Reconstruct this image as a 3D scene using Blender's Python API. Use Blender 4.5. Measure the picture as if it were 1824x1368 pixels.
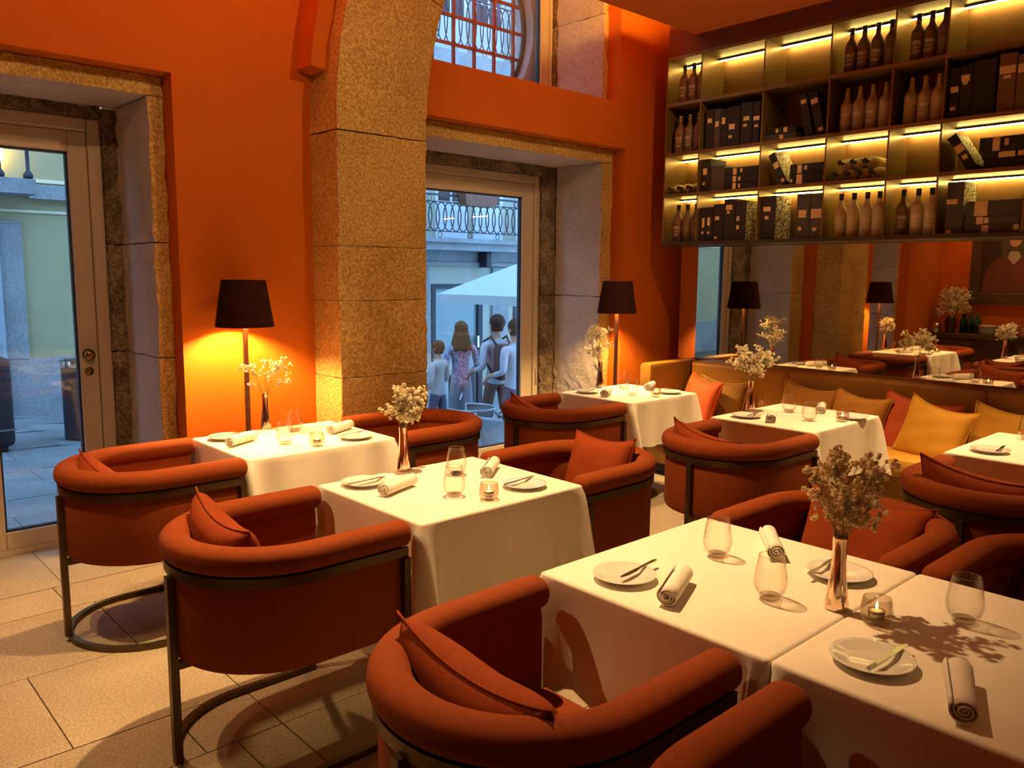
import bpy, bmesh, math, random
from mathutils import Vector, Matrix

# ---------------------------------------------------------------- reset
for o in list(bpy.data.objects):
    bpy.data.objects.remove(o, do_unlink=True)
SC = bpy.context.scene
COL = SC.collection
rnd = random.Random(7)
PI = math.pi

# ---------------------------------------------------------------- camera
CAMH = 1.59
F_PX = 1450.0
YAW, PITCH, ROLL = math.radians(42.5826), math.radians(-7.594), math.radians(0.5026)
cy, sy, cp, sp = math.cos(YAW), math.sin(YAW), math.cos(PITCH), math.sin(PITCH)
FWD = Vector((sy*cp, cy*cp, sp))
_r = Vector((cy, -sy, 0)); _u = _r.cross(FWD)
RIGHT = math.cos(ROLL)*_r + math.sin(ROLL)*_u
UP = -math.sin(ROLL)*_r + math.cos(ROLL)*_u
cam_data = bpy.data.cameras.new('camera'); cam = bpy.data.objects.new('camera', cam_data); COL.objects.link(cam)
m = Matrix.Identity(4)
for i in range(3):
    m[i][0] = RIGHT[i]; m[i][1] = UP[i]; m[i][2] = -FWD[i]
m[0][3], m[1][3], m[2][3] = 0, 0, CAMH
cam.matrix_world = m
cam_data.sensor_width = 36; cam_data.lens = F_PX/1824*36; cam_data.clip_start = 0.05; cam_data.clip_end = 200
SC.camera = cam

def ray(x, y):
    return RIGHT*((x-912)/F_PX) - UP*((y-684)/F_PX) + FWD
def onz(x, y, z=0.75):
    d = ray(x, y); return Vector((0, 0, CAMH)) + d*((z-CAMH)/d.z)
def onx(x, y, X):
    d = ray(x, y); return Vector((0, 0, CAMH)) + d*(X/d.x)
def ony(x, y, Y):
    d = ray(x, y); return Vector((0, 0, CAMH)) + d*(Y/d.y)

# ---------------------------------------------------------------- world, exposure, lights
vs = SC.view_settings
vs.view_transform = 'Standard'; vs.look = 'None'; vs.gamma = 1; vs.use_curve_mapping = False
vs.exposure = 0.08
w = bpy.data.worlds.new('dusk_sky'); SC.world = w; w.use_nodes = True
bg = w.node_tree.nodes['Background']; bg.inputs[0].default_value = (0.27, 0.53, 0.90, 1); bg.inputs[1].default_value = 4.6

WARM = (1.0, 0.60, 0.26)
def spot(name, loc, target, power, size=95, blend=0.7, rad=0.03, color=WARM):
    l = bpy.data.lights.new(name, 'SPOT'); l.energy = power; l.spot_size = math.radians(size); l.spot_blend = blend
    l.shadow_soft_size = rad; l.color = color
    o = bpy.data.objects.new(name, l); COL.objects.link(o); o.location = loc
    o.rotation_euler = (Vector(target)-Vector(loc)).to_track_quat('-Z', 'Y').to_euler()
    return o
CEIL = 3.49
SPOTS = [((2.05, 2.62, CEIL-.03), (2.0, 2.38, 0.75), 600, 78),
         ((2.05, 3.55, CEIL-.03), (1.98, 3.72, 0.75), 110, 46),
         ((4.65, 2.35, CEIL-.03), (4.62, 2.45, 0.75), 460, 54),
         ((4.65, 1.00, CEIL-.03), (4.62, 1.1, 0.75), 480, 54),
         ((4.65, 3.55, CEIL-.03), (4.6, 3.68, 0.75), 260, 52),
         ((0.15, 3.45, CEIL-.03), (0.45, 2.7, 0.0), 190, 80),
         ((2.0, -1.2, CEIL-.03), (2.0, -0.6, 0.0), 12, 110),  # fill spot added behind the viewer for ambient light
         ((4.6, -1.2, CEIL-.03), (4.6, -1.0, 0.0), 40, 110),  # second fill spot added behind the viewer
         ((0.05, 3.9, CEIL-.03), (-0.3, 3.8, 0.9), 120, 70),
         ((0.9, 2.2, CEIL-.03), (1.3, 4.6, 1.9), 62, 100),  # added fill, washes the left door surround
         ((2.9, 1.9, CEIL-.03), (2.8, 4.3, 1.9), 70, 100),  # added fill, washes the arch pillar
         ((4.6, 2.3, CEIL-.03), (4.8, 4.5, 1.7), 52, 90)]  # added fill, washes the wall around the right door
for i, (a, b, p, s) in enumerate(SPOTS):
    spot('downlight_or_fill', a, b, p, s)

# ---------------------------------------------------------------- helpers
def tag(o, label=None, cat=None, group=None, kind=None):
    if label: o['label'] = label
    if cat: o['category'] = cat
    if group: o['group'] = group
    if kind: o['kind'] = kind
    return o
def empty(name, loc=(0, 0, 0), rz=0, label=None, cat=None, group=None, kind=None):
    o = bpy.data.objects.new(name, None); COL.objects.link(o)
    o.location = loc; o.rotation_euler = (0, 0, rz); o.empty_display_size = 0.05
    return tag(o, label, cat, group, kind)
def link(name, me, mat=None, parent=None, loc=None, rot=None):
    o = bpy.data.objects.new(name, me); COL.objects.link(o)
    if mat is not None and len(me.materials) == 0: me.materials.append(mat)
    if parent is not None: o.parent = parent
    if loc is not None: o.location = loc
    if rot is not None: o.rotation_euler = rot
    return o
def copy_tree(o, parent=None):
    c = o.copy(); COL.objects.link(c); c.parent = parent
    for ch in [x for x in bpy.data.objects if x.parent is o]:
        copy_tree(ch, c)
    return c
class MB:
    """collects geometry for one mesh"""
    def __init__(s): s.v = []; s.f = []; s.mi = []; s.cur = 0
    def add(s, vs, fs):
        b = len(s.v); s.v += [tuple(x) for x in vs]
        for f in fs: s.f.append(tuple(b+i for i in f)); s.mi.append(s.cur)
        return s
    def box(s, x0, x1, y0, y1, z0, z1, bev=0.0):
        if bev <= 0:
            v = [(x, y, z) for z in (z0, z1) for y in (y0, y1) for x in (x0, x1)]
            return s.add(v, [(0, 2, 3, 1), (4, 5, 7, 6), (0, 1, 5, 4), (2, 6, 7, 3), (0, 4, 6, 2), (1, 3, 7, 5)])
        bm = bmesh.new(); bmesh.ops.create_cube(bm, size=1)
        for v in bm.verts:
            v.co = ((x0+x1)/2+v.co.x*(x1-x0), (y0+y1)/2+v.co.y*(y1-y0), (z0+z1)/2+v.co.z*(z1-z0))
        bmesh.ops.bevel(bm, geom=bm.edges[:], offset=bev, segments=2, affect='EDGES', profile=0.5)
        bm.verts.index_update()
        s.add([v.co[:] for v in bm.verts], [[v.index for v in f.verts] for f in bm.faces]); bm.free()
        return s
    def lathe(s, prof, n=24, c=(0, 0, 0), cap=True):
        v = []; f = []
        for r, z in prof:
            for k in range(n):
                a = 2*PI*k/n; v.append((c[0]+r*math.cos(a), c[1]+r*math.sin(a), c[2]+z))
        for i in range(len(prof)-1):
            for k in range(n):
                k2 = (k+1) % n; f.append((i*n+k, i*n+k2, (i+1)*n+k2, (i+1)*n+k))
        if cap:
            f.append(tuple(range(n))[::-1]); f.append(tuple(range((len(prof)-1)*n, len(prof)*n)))
        return s.add(v, f)
    def tube(s, pts, rad, n=8, closed=False):
        pts = [Vector(p) for p in pts]; N = len(pts)
        if not hasattr(rad, '__len__'): rad = [rad]*N
        v = []; prev = None
        for i, p in enumerate(pts):
            a = pts[(i-1) % N] if (closed or i > 0) else p
            b = pts[(i+1) % N] if (closed or i < N-1) else p
            t = (b-a).normalized()
            if prev is None:
                nn = t.orthogonal().normalized()
            else:
                nn = (prev - t*prev.dot(t)).normalized()
            prev = nn; bb = t.cross(nn)
            for k in range(n):
                an = 2*PI*k/n; v.append(p+(nn*math.cos(an)+bb*math.sin(an))*rad[i])
        f = []
        for i in range(N if closed else N-1):
            j = (i+1) % N
            for k in range(n):
                k2 = (k+1) % n; f.append((i*n+k, i*n+k2, j*n+k2, j*n+k))
        if not closed:
            f.append(tuple(range(n))[::-1]); f.append(tuple(range((N-1)*n, N*n)))
        return s.add(v, f)
    def sweep(s, path, prof, closed_prof=True, cap=True):
        """path: list of (point(x,y), normal(x,y)); prof: list of (outward, z). scale optional third entry"""
        n = len(prof); v = []; f = []
        for it in path:
            (px, py), (nx, ny) = it[0], it[1]; sc = it[2] if len(it) > 2 else 1.0
            co, cz = it[3] if len(it) > 3 else (0, 0)
            for (o, z) in prof:
                oo = co+(o-co)*sc; zz = cz+(z-cz)*sc
                v.append((px+nx*oo, py+ny*oo, zz))
        for i in range(len(path)-1):
            for k in range(n if closed_prof else n-1):
                k2 = (k+1) % n; f.append((i*n+k, i*n+k2, (i+1)*n+k2, (i+1)*n+k))
        if cap and closed_prof:
            f.append(tuple(range(n))[::-1]); f.append(tuple(range((len(path)-1)*n, len(path)*n)))
        return s.add(v, f)
    def bar(s, a, b, wd, n=4):
        return s.tube([a, b], wd*0.7071, n)
    def mesh(s, name, mats=None, smooth=False):
        me = bpy.data.meshes.new(name); me.from_pydata(s.v, [], s.f); me.update()
        if mats is not None:
            for mm in (mats if isinstance(mats, (list, tuple)) else [mats]): me.materials.append(mm)
            if len(me.materials) > 1: me.polygons.foreach_set('material_index', s.mi)
        bm = bmesh.new(); bm.from_mesh(me); bmesh.ops.recalc_face_normals(bm, faces=bm.faces[:]); bm.to_mesh(me); bm.free()
        if smooth:
            me.polygons.foreach_set('use_smooth', [True]*len(me.polygons))
            if smooth == 'auto':
                try: me.set_sharp_from_angle(angle=math.radians(38))
                except Exception: pass
        return me
    def obj(s, name, mats, parent=None, smooth=False, loc=None, rot=None):
        return link(name, s.mesh(name, mats, smooth), None, parent, loc, rot)

# ---------------------------------------------------------------- materials
MATS = {}
def mat(name, col, rough=0.6, metal=0.0, noise=None, col2=None, bump=0.0, bscale=None, emit=None, estr=0.0, spec=0.5, sheen=0.0, detail=4.0, coat=0.0, ramp=(0.35, 0.65)):
    ma = bpy.data.materials.new(name); ma.use_nodes = True; nt = ma.node_tree; p = nt.nodes['Principled BSDF']
    p.inputs['Base Color'].default_value = (*col, 1); p.inputs['Roughness'].default_value = rough; p.inputs['Metallic'].default_value = metal
    p.inputs['Specular IOR Level'].default_value = spec
    if sheen: p.inputs['Sheen Weight'].default_value = sheen; p.inputs['Sheen Roughness'].default_value = 0.45; p.inputs['Sheen Tint'].default_value = (*[min(1, c*1.6+.08) for c in col], 1)
    if coat: p.inputs['Coat Weight'].default_value = coat
    if emit: p.inputs['Emission Color'].default_value = (*emit, 1); p.inputs['Emission Strength'].default_value = estr
    if noise or bump:
        tc = nt.nodes.new('ShaderNodeTexCoord')
    if noise:
        no = nt.nodes.new('ShaderNodeTexNoise'); no.inputs['Scale'].default_value = noise; no.inputs['Detail'].default_value = detail; no.inputs['Roughness'].default_value = 0.65
        rp = nt.nodes.new('ShaderNodeValToRGB'); rp.color_ramp.elements[0].position = ramp[0]; rp.color_ramp.elements[1].position = ramp[1]
        rp.color_ramp.elements[0].color = (*col, 1); rp.color_ramp.elements[1].color = (*(col2 or col), 1)
        nt.links.new(tc.outputs['Object'], no.inputs['Vector']); nt.links.new(no.outputs['Fac'], rp.inputs['Fac']); nt.links.new(rp.outputs['Color'], p.inputs['Base Color'])
    if bump:
        nb = nt.nodes.new('ShaderNodeTexNoise'); nb.inputs['Scale'].default_value = bscale or (noise or 20)*2; nb.inputs['Detail'].default_value = 5
        bu = nt.nodes.new('ShaderNodeBump'); bu.inputs['Strength'].default_value = bump; bu.inputs['Distance'].default_value = 0.01
        nt.links.new(tc.outputs['Object'], nb.inputs['Vector']); nt.links.new(nb.outputs['Fac'], bu.inputs['Height']); nt.links.new(bu.outputs['Normal'], p.inputs['Normal'])
    MATS[name] = ma
    return ma
def granite(name, c1, c2, c3, big=2.5, fine=90, bump=0.5, rough=0.85):
    ma = bpy.data.materials.new(name); ma.use_nodes = True; nt = ma.node_tree; p = nt.nodes['Principled BSDF']; p.inputs['Roughness'].default_value = rough
    p.inputs['Specular IOR Level'].default_value = 0.25
    tc = nt.nodes.new('ShaderNodeTexCoord')
    oi = nt.nodes.new('ShaderNodeObjectInfo')
    va = nt.nodes.new('ShaderNodeVectorMath'); va.operation = 'ADD'
    mu = nt.nodes.new('ShaderNodeVectorMath'); mu.operation = 'SCALE'; mu.inputs['Scale'].default_value = 11.0
    nt.links.new(oi.outputs['Location'], mu.inputs[0]); nt.links.new(tc.outputs['Object'], va.inputs[0]); nt.links.new(mu.outputs[0], va.inputs[1])
    n1 = nt.nodes.new('ShaderNodeTexNoise'); n1.inputs['Scale'].default_value = big; n1.inputs['Detail'].default_value = 5
    n2 = nt.nodes.new('ShaderNodeTexNoise'); n2.inputs['Scale'].default_value = fine; n2.inputs['Detail'].default_value = 3
    r1 = nt.nodes.new('ShaderNodeValToRGB'); r1.color_ramp.elements[0].position = .35; r1.color_ramp.elements[1].position = .68
    r1.color_ramp.elements[0].color = (*c1, 1); r1.color_ramp.elements[1].color = (*c2, 1)
    r2 = nt.nodes.new('ShaderNodeValToRGB'); r2.color_ramp.elements[0].position = .40; r2.color_ramp.elements[1].position = .62
    r2.color_ramp.elements[0].color = (*c3, 1); r2.color_ramp.elements[1].color = (1, 1, 1, 1)
    mx = nt.nodes.new('ShaderNodeMix'); mx.data_type = 'RGBA'; mx.blend_type = 'MULTIPLY'; mx.inputs[0].default_value = .75
    for n in (n1, n2): nt.links.new(va.outputs[0], n.inputs['Vector'])
    nt.links.new(n1.outputs['Fac'], r1.inputs['Fac']); nt.links.new(n2.outputs['Fac'], r2.inputs['Fac'])
    nt.links.new(r1.outputs['Color'], mx.inputs[6]); nt.links.new(r2.outputs['Color'], mx.inputs[7]); nt.links.new(mx.outputs[2], p.inputs['Base Color'])
    bu = nt.nodes.new('ShaderNodeBump'); bu.inputs['Strength'].default_value = bump; bu.inputs['Distance'].default_value = 0.012
    n3 = nt.nodes.new('ShaderNodeTexNoise'); n3.inputs['Scale'].default_value = fine*.5; n3.inputs['Detail'].default_value = 6
    nt.links.new(va.outputs[0], n3.inputs['Vector']); nt.links.new(n3.outputs['Fac'], bu.inputs['Height']); nt.links.new(bu.outputs['Normal'], p.inputs['Normal'])
    return ma
def thin_glass(name, tint=(1, 1, 1), f0=0.06, rough=0.0, edge=0.5, edgecol=(.9, .9, .9)):
    ma = bpy.data.materials.new(name); ma.use_nodes = True; nt = ma.node_tree; nt.nodes.clear()
    out = nt.nodes.new('ShaderNodeOutputMaterial'); tr = nt.nodes.new('ShaderNodeBsdfTransparent'); gl = nt.nodes.new('ShaderNodeBsdfGlossy')
    tr.inputs[0].default_value = (*tint, 1); gl.inputs['Roughness'].default_value = rough; gl.inputs[0].default_value = (*edgecol, 1)
    lw = nt.nodes.new('ShaderNodeLayerWeight'); lw.inputs['Blend'].default_value = 0.3
    mr = nt.nodes.new('ShaderNodeMapRange'); mr.inputs['To Min'].default_value = f0; mr.inputs['To Max'].default_value = edge
    mx = nt.nodes.new('ShaderNodeMixShader')
    pw = nt.nodes.new('ShaderNodeMath'); pw.operation = 'POWER'; pw.inputs[1].default_value = 1.7
    nt.links.new(lw.outputs['Facing'], pw.inputs[0]); nt.links.new(pw.outputs[0], mr.inputs['Value']); nt.links.new(mr.outputs[0], mx.inputs[0])
    nt.links.new(tr.outputs[0], mx.inputs[1]); nt.links.new(gl.outputs[0], mx.inputs[2]); nt.links.new(mx.outputs[0], out.inputs[0])
    return ma

ORANGE = mat('orange_plaster', (0.47, 0.108, 0.004), .75, noise=1.4, col2=(0.50, 0.120, 0.005), bump=.05, bscale=140, spec=.25)
STONE = granite('granite', (.54, .36, .12), (.68, .47, .18), (.46, .38, .27), 2.2, 75, .9)
STONE_SIDE = granite('dressed_granite', (.52, .45, .38), (.64, .56, .48), (.66, .60, .54), 2.0, 110, .35)
STONE_ROUGH = granite('weathered_granite', (.16, .12, .08), (.38, .31, .22), (.35, .28, .22), 7, 60, 1.0)
FLOOR = granite('floor_granite', (.40, .34, .25), (.50, .43, .32), (.60, .54, .46), 1.6, 130, .35, .62)
GROUT = mat('grout', (.09, .07, .05), .9)
FRAME = mat('painted_wood', (.52, .44, .36), .5, noise=3, col2=(.55, .47, .38))
GASKET = mat('rubber_gasket', (.02, .025, .05), .5)
PANE = thin_glass('window_glass', (.97, .99, 1.0), .03, 0, .4)
FABRIC = mat('rust_velvet', (.205, .038, .004), .85, noise=60, col2=(.235, .045, .005), bump=.12, bscale=400, sheen=.12, spec=.2)
FABRIC2 = mat('rust_cushion_velvet', (.22, .034, .004), .85, noise=40, col2=(.25, .041, .005), bump=.15, bscale=300, sheen=.12, spec=.2)
BRONZE = mat('bronze_metal', (.095, .06, .028), .38, metal=.8, noise=8, col2=(.12, .077, .037))
CLOTH = mat('white_linen', (.80, .75, .63), .85, noise=5, col2=(.84, .79, .68), bump=.35, bscale=5, spec=.2)
NAPKIN = mat('napkin_linen', (.80, .75, .66), .9, noise=30, col2=(.85, .81, .73), bump=.25, bscale=250, spec=.2)
CERAMIC = mat('white_ceramic', (.76, .74, .68), .12, coat=.4)
STEEL = mat('cutlery_steel', (.55, .52, .48), .18, metal=1)
COPPER = mat('rose_gold', (.83, .62, .47), .10, metal=1)
GLASS = thin_glass('tumbler_glass', (.985, .98, .97), .006, .0, .95, (.70, .66, .60))
GLASSB = thin_glass('thick_glass', (.86, .82, .76), .07, .01, .9, (.8, .76, .7))
GLASSC = thin_glass('votive_glass', (.90, .86, .80), .03, .01, .85, (.6, .55, .48))
WAX = mat('candle_wax', (.85, .72, .5), .5, emit=(1, .55, .18), estr=.25)
TIN = mat('tealight_tin', (.7, .68, .64), .3, metal=1)
FLAME = mat('candle_flame', (1, .7, .3), .5, emit=(1, .62, .22), estr=22)
PETAL = mat('dried_petals', (.78, .70, .48), .9, noise=50, col2=(.88, .84, .68))
PETAL_SHADED = mat('shaded_petals', (.74, .58, .36), .9, noise=45, col2=(.88, .78, .56))  # browner copy of the petals, weaker light put into the colour
def translucent(ma, f=.5):
    nt = ma.node_tree; p = nt.nodes['Principled BSDF']; out = nt.nodes['Material Output']; tr = nt.nodes.new('ShaderNodeBsdfTranslucent'); mx = nt.nodes.new('ShaderNodeMixShader'); mx.inputs[0].default_value = f
    src = p.inputs['Base Color'].links[0].from_socket
    nt.links.new(src, tr.inputs[0]); nt.links.new(p.outputs[0], mx.inputs[1]); nt.links.new(tr.outputs[0], mx.inputs[2]); nt.links.new(mx.outputs[0], out.inputs[0])
translucent(PETAL, .4); translucent(PETAL_SHADED, .5)
STEM = mat('dry_stem', (.22, .20, .07), .85, noise=30, col2=(.30, .24, .10))
SHADE = mat('lampshade_fabric', (.018, .004, .003), .95, noise=30, col2=(.024, .006, .004), spec=.1)
SHADE_IN = mat('lampshade_lining', (.80, .62, .35), .7)
LAMPPOLE = mat('lamp_pole_metal', (.09, .035, .022), .42, metal=.3)
BULB = mat('warm_bulb', (1, .7, .35), .5, emit=(1, .60, .20), estr=3400)
SHELF = mat('bronze_shelf_panel', (.20, .125, .035), .36, metal=.35, noise=4, col2=(.24, .15, .045))
SHELFBACK = mat('brown_back_panel', (.15, .075, .02), .42, metal=.25, noise=5, col2=(.19, .095, .028))
SHELFDARK = mat('dark_shelf_steel', (.055, .040, .024), .45, metal=.4, noise=6, col2=(.07, .05, .03))
LED = mat('led_strip', (1, .8, .4), .5, emit=(1, .72, .20), estr=42)
BOTTLE = mat('dusty_bottle_glass', (.32, .22, .09), .75, noise=14, col2=(.50, .38, .18), bump=.2, bscale=60)
BOTTLE2 = mat('brown_dusty_bottle', (.13, .075, .035), .6, noise=18, col2=(.24, .15, .075), bump=.2, bscale=60)
BOTTLE3 = mat('pale_dust_bottle', (.52, .43, .20), .85, noise=16, col2=(.64, .55, .30), bump=.2, bscale=60)
CAPSULE = mat('black_wax_capsule', (.025, .018, .012), .5)
STENCIL = mat('white_stencil_paint', (.80, .74, .58), .8)
BOXBLACK = mat('black_box_cloth', (.022, .016, .013), .75, noise=60, col2=(.03, .022, .018))
BOXGREY = mat('charcoal_box_cloth', (.07, .06, .045), .75, noise=60, col2=(.085, .075, .055))
BOXBROWN = mat('brown_box_cloth', (.16, .085, .04), .75, noise=60, col2=(.20, .105, .05))
MARBLED = mat('marbled_paper', (.05, .04, .02), .7, noise=75, col2=(.62, .55, .35), ramp=(.47, .53), detail=2)
PAPER = mat('paper_label', (.74, .52, .22), .8, noise=25, col2=(.82, .60, .28))
BANQ = mat('mustard_leather', (.26, .118, .014), .42, noise=3, col2=(.30, .138, .018), bump=.08, bscale=120)
BANQSEAT = mat('mustard_seat_velvet', (.46, .24, .02), .7, noise=6, col2=(.50, .265, .025), sheen=.2)
PYELLOW = mat('mustard_yellow_velvet', (.50, .25, .012), .8, noise=25, col2=(.54, .275, .015), bump=.15, bscale=120, sheen=.3)
POCHRE = mat('ochre_velvet', (.32, .135, .010), .8, noise=25, col2=(.36, .155, .012), bump=.15, bscale=120, sheen=.3)
POLIVE = mat('olive_ochre_velvet', (.21, .10, .012), .8, noise=25, col2=(.24, .115, .014), bump=.15, bscale=120, sheen=.3)
PRUST = mat('bright_rust_velvet', (.40, .060, .008), .8, noise=25, col2=(.44, .070, .009), bump=.15, bscale=120, sheen=.3)
PIPING = mat('gold_piping', (.70, .40, .06), .7)
MIRROR = mat('bronze_mirror', (.52, .47, .40), .015, metal=1)
DARKWOOD = mat('dark_wood', (.05, .028, .015), .45, noise=8, col2=(.075, .04, .02))
TABLEWOOD = mat('table_core', (.12, .07, .035), .6)
BLACKSTEEL = mat('black_steel', (.03, .027, .025), .45, metal=.6)
CEILM = mat('ceiling_orange', (.60, .17, .03), .8)
BRASS = mat('aged_brass', (.30, .20, .09), .3, metal=1)

# ---------------------------------------------------------------- room shell
YW, YS, YF = 4.47, 4.60, 5.17       # plaster face, stone face, joinery face
XM = 5.90                            # mirror plane
XWEST = -1.9; XW2 = -.55; YJ = 2.15; YSOUTH = -3.2; XEAST = 6.35; ZTOP = 4.55; YOUT = 5.66
def struct(name, mb, m, label, cat='wall', smooth=False):
    return tag(mb.obj(name, m, smooth=smooth), label, cat, None, 'structure')

# openings (plaster edge): door 1, door 2, window
O1 = (0.56, 1.672, 0.0, 2.624); O2 = (3.12, 5.355, 0.0, 2.636); O3 = (3.12, 5.262, 2.995, 4.40)
wb = MB()
def wallcol(x0, x1, holes):
    z = 0.0
    for (a, b) in holes:
        if a > z: wb.box(x0, x1, YW, YOUT, z, a)
        z = b
    if z < ZTOP: wb.box(x0, x1, YW, YOUT, z, ZTOP)
wallcol(XWEST-.3, O1[0], []); wallcol(O1[0], O1[1], [(0, O1[3])]); wallcol(O1[1], O2[0], [])
wallcol(O2[0], O3[1], [(0, O2[3]), (O3[2], O3[3])]); wallcol(O3[1], O2[1], [(0, O2[3])]); wallcol(O2[1], XEAST+.3, [])
struct('wall_back', wb, ORANGE, 'burnt orange plaster wall with two stone framed street doors')
struct('wall_left', MB().box(XWEST-.3, XWEST, YSOUTH, YJ, 0, ZTOP).box(XWEST-.3, XW2, YJ, YW, 0, ZTOP), ORANGE, 'orange wall with portrait seen only in the mirror')
struct('wall_front', MB().box(XWEST-.3, XEAST+.3, YSOUTH-.3, YSOUTH, 0, ZTOP), ORANGE, 'orange wall behind the viewer facing the street doors')
struct('wall_right', MB().box(XM+.03, XEAST+.3, YSOUTH, 4.27, 0, ZTOP).box(XEAST, XEAST+.3, 4.27, YW, 0, ZTOP), ORANGE, 'orange wall carrying the mirror and bottle shelves')
# ceiling: dropped panel with cove, upper ceiling, fascia above shelves
struct('ceiling', MB().box(XWEST-.3, 5.615, YSOUTH, 4.0, CEIL, CEIL+.12).box(XWEST-.3, XEAST+.3, YSOUTH-.3, YOUT, ZTOP, ZTOP+.15),
       CEILM, 'orange dropped ceiling panel with glowing cove edge', 'ceiling')
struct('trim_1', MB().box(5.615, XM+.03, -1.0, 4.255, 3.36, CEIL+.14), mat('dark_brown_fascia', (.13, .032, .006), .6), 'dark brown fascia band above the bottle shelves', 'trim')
# cove LED lying on top of the panel, near its edge
tag(MB().box(-1.0, 5.5, 3.86, 3.89, CEIL+.125, CEIL+.145).obj('cove_light', mat('cove_led', (1, .6, .2), .5, emit=(1, .52, .10), estr=170)), 'warm strip light hidden in the ceiling cove above the wall', 'light')

# floor with separate slabs
fl = tag(MB().box(XWEST, XEAST, YSOUTH, YF+.05, -.10, -.012).obj('floor', GROUT), 'beige granite slab floor with thin dark joints', 'floor', None, 'structure')
rows = [-3.2, -2.87, -2.22, -1.9, -1.25, -.93, -.28, .04, .69, 1.01, 1.65, 1.90, 2.546, 2.868, 3.515, 4.16, 4.48, 5.20]
explicit = {2.546: [.971, 1.244, 1.95], 2.868: [.10, .648, 1.244, 2.10], 3.515: [.05, 1.073, 1.95], 1.90: [.42, 1.076, 1.244, 1.9], 4.16: [.2, .966, 1.7], 4.48: [.35, 1.02]}
for i in range(len(rows)-1):
    y0, y1 = rows[i], rows[i+1]
    xs = [XWEST]
    ex = explicit.get(y0, [])
    x = XWEST+rnd.uniform(.3, .9)
    while ex and x < ex[0]-.35: xs.append(x); x += rnd.uniform(.5, .95)
    xs += ex; x = xs[-1]+rnd.uniform(.5, .95)
    while x < XEAST-.3: xs.append(x); x += rnd.uniform(.5, .95)
    xs.append(XEAST)
    for a, b in zip(xs[:-1], xs[1:]):
        if y0 > 4.45:
            # only inside the door recesses
            for (u, v_) in ((O1[0], O1[1]), (O2[0], O2[1])):
                a2, b2 = max(a, u), min(b, v_)
                if b2-a2 > .05:
                    cx, cy_ = (a2+b2)/2, (y0+y1)/2
                    MB().box(a2-cx+.002, b2-cx-.002, y0-cy_+.002, y1-cy_-.002, -.012, 0, .0).obj('slab', FLOOR, fl, loc=(cx, cy_, 0))
            continue
        cx, cy_ = (a+b)/2, (y0+y1)/2; dz = rnd.uniform(-.0012, .0)
        MB().box(a-cx+.0025, b-cx-.0025, y0-cy_+.0025, y1-cy_-.0025, -.012, dz).obj('slab', FLOOR, fl, loc=(cx, cy_, 0))

# ---------------------------------------------------------------- stone surrounds, doors, window
def rough_box(name, x0, x1, y0, y1, z0, z1, m, parent, amp=.006, seed=0, cuts=10):
    bm = bmesh.new(); bmesh.ops.create_cube(bm, size=1)
    L = max(x1-x0, y1-y0, z1-z0)
    for ax in range(3):
        d = (x1-x0, y1-y0, z1-z0)[ax]; n = max(0, min(40, int(d/L*cuts)))
        eds = [e for e in bm.edges if abs((e.verts[0].co-e.verts[1].co)[ax]) > 1e-6 and abs((e.verts[0].co-e.verts[1].co).length-abs((e.verts[0].co-e.verts[1].co)[ax])) < 1e-6]
        if n: bmesh.ops.subdivide_edges(bm, edges=eds, cuts=n, use_grid_fill=True)
    rr = random.Random(seed)
    cx, cy_, cz = (x0+x1)/2, (y0+y1)/2, (z0+z1)/2
    for v in bm.verts:
        e = sum(1 for c in v.co if abs(abs(c)-.5) < 1e-4)
        j = amp if e >= 2 else amp*.5
        v.co = Vector((v.co.x*(x1-x0)+rr.uniform(-j, j), v.co.y*(y1-y0)+rr.uniform(-j, j), v.co.z*(z1-z0)+rr.uniform(-j*.4, j*.4)))
    me = bpy.data.meshes.new(name)
    ed = [e for e in bm.edges if e.calc_length() > 0 and len(e.link_faces) == 2 and e.calc_face_angle(0) > .9]
    bmesh.ops.bevel(bm, geom=ed, offset=.003, segments=1, affect='EDGES')
    two = isinstance(m, tuple)
    if two:
        bm.normal_update()
        for f_ in bm.faces: f_.material_index = 0 if f_.normal.y < -.6 else 1
    bm.to_mesh(me); bm.free()
    for q in (m if two else (m,)): me.materials.append(q)
    return link(name, me, None, parent, (cx, cy_, cz))

def surround(name, label, O, S, R, sill=False, jz=(1.05, 1.9), seed=1):
    """O plaster opening, S stone opening, R rebate opening (x0,x1,ztop)"""
    e = empty(name, ((O[0]+O[1])/2, YS, O[2]), 0, label, 'stone trim', None, 'structure'); off = Vector(e.location)
    def blk(n, x0, x1, y0, y1, z0, z1, m, **k):
        o = rough_box(n, x0, x1, y0, y1, z0, z1, m, e, seed=seed+int(100*x0+10*z0), **k); o.location -= off; return o
    zb = O[2]
    hs = [zb]+[zb+h for h in jz if zb+h < S[2]-.2]+[S[2]]
    for (xa, xb) in ((O[0]+.002, S[0]), (S[1], O[1]-.002)):
        for a, b in zip(hs[:-1], hs[1:]):
            blk('stone_block', xa, xb, YS, YF-.04, a+.002, b-.002, STONE_TWO, cuts=14)
    blk('stone_lintel', O[0]+.002, O[1]-.002, YS, YF-.04, S[2]+.002, O[3]-.002, STONE_TWO, cuts=16)
    for (xa, xb) in ((O[0]+.002, R[0]), (R[1], O[1]-.002)):
        for a, b in zip(hs[:-1], hs[1:]):
            blk('stone_block', xa, xb, YF-.03, YF+.16, a+.002, b-.002, STONE_ROUGH, cuts=24, amp=.010)
    blk('stone_lintel', R[0]-.0, R[1]+.0, YF-.03, YF+.16, R[2], O[3]-.002, STONE_ROUGH, cuts=20, amp=.010)
    return e
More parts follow.
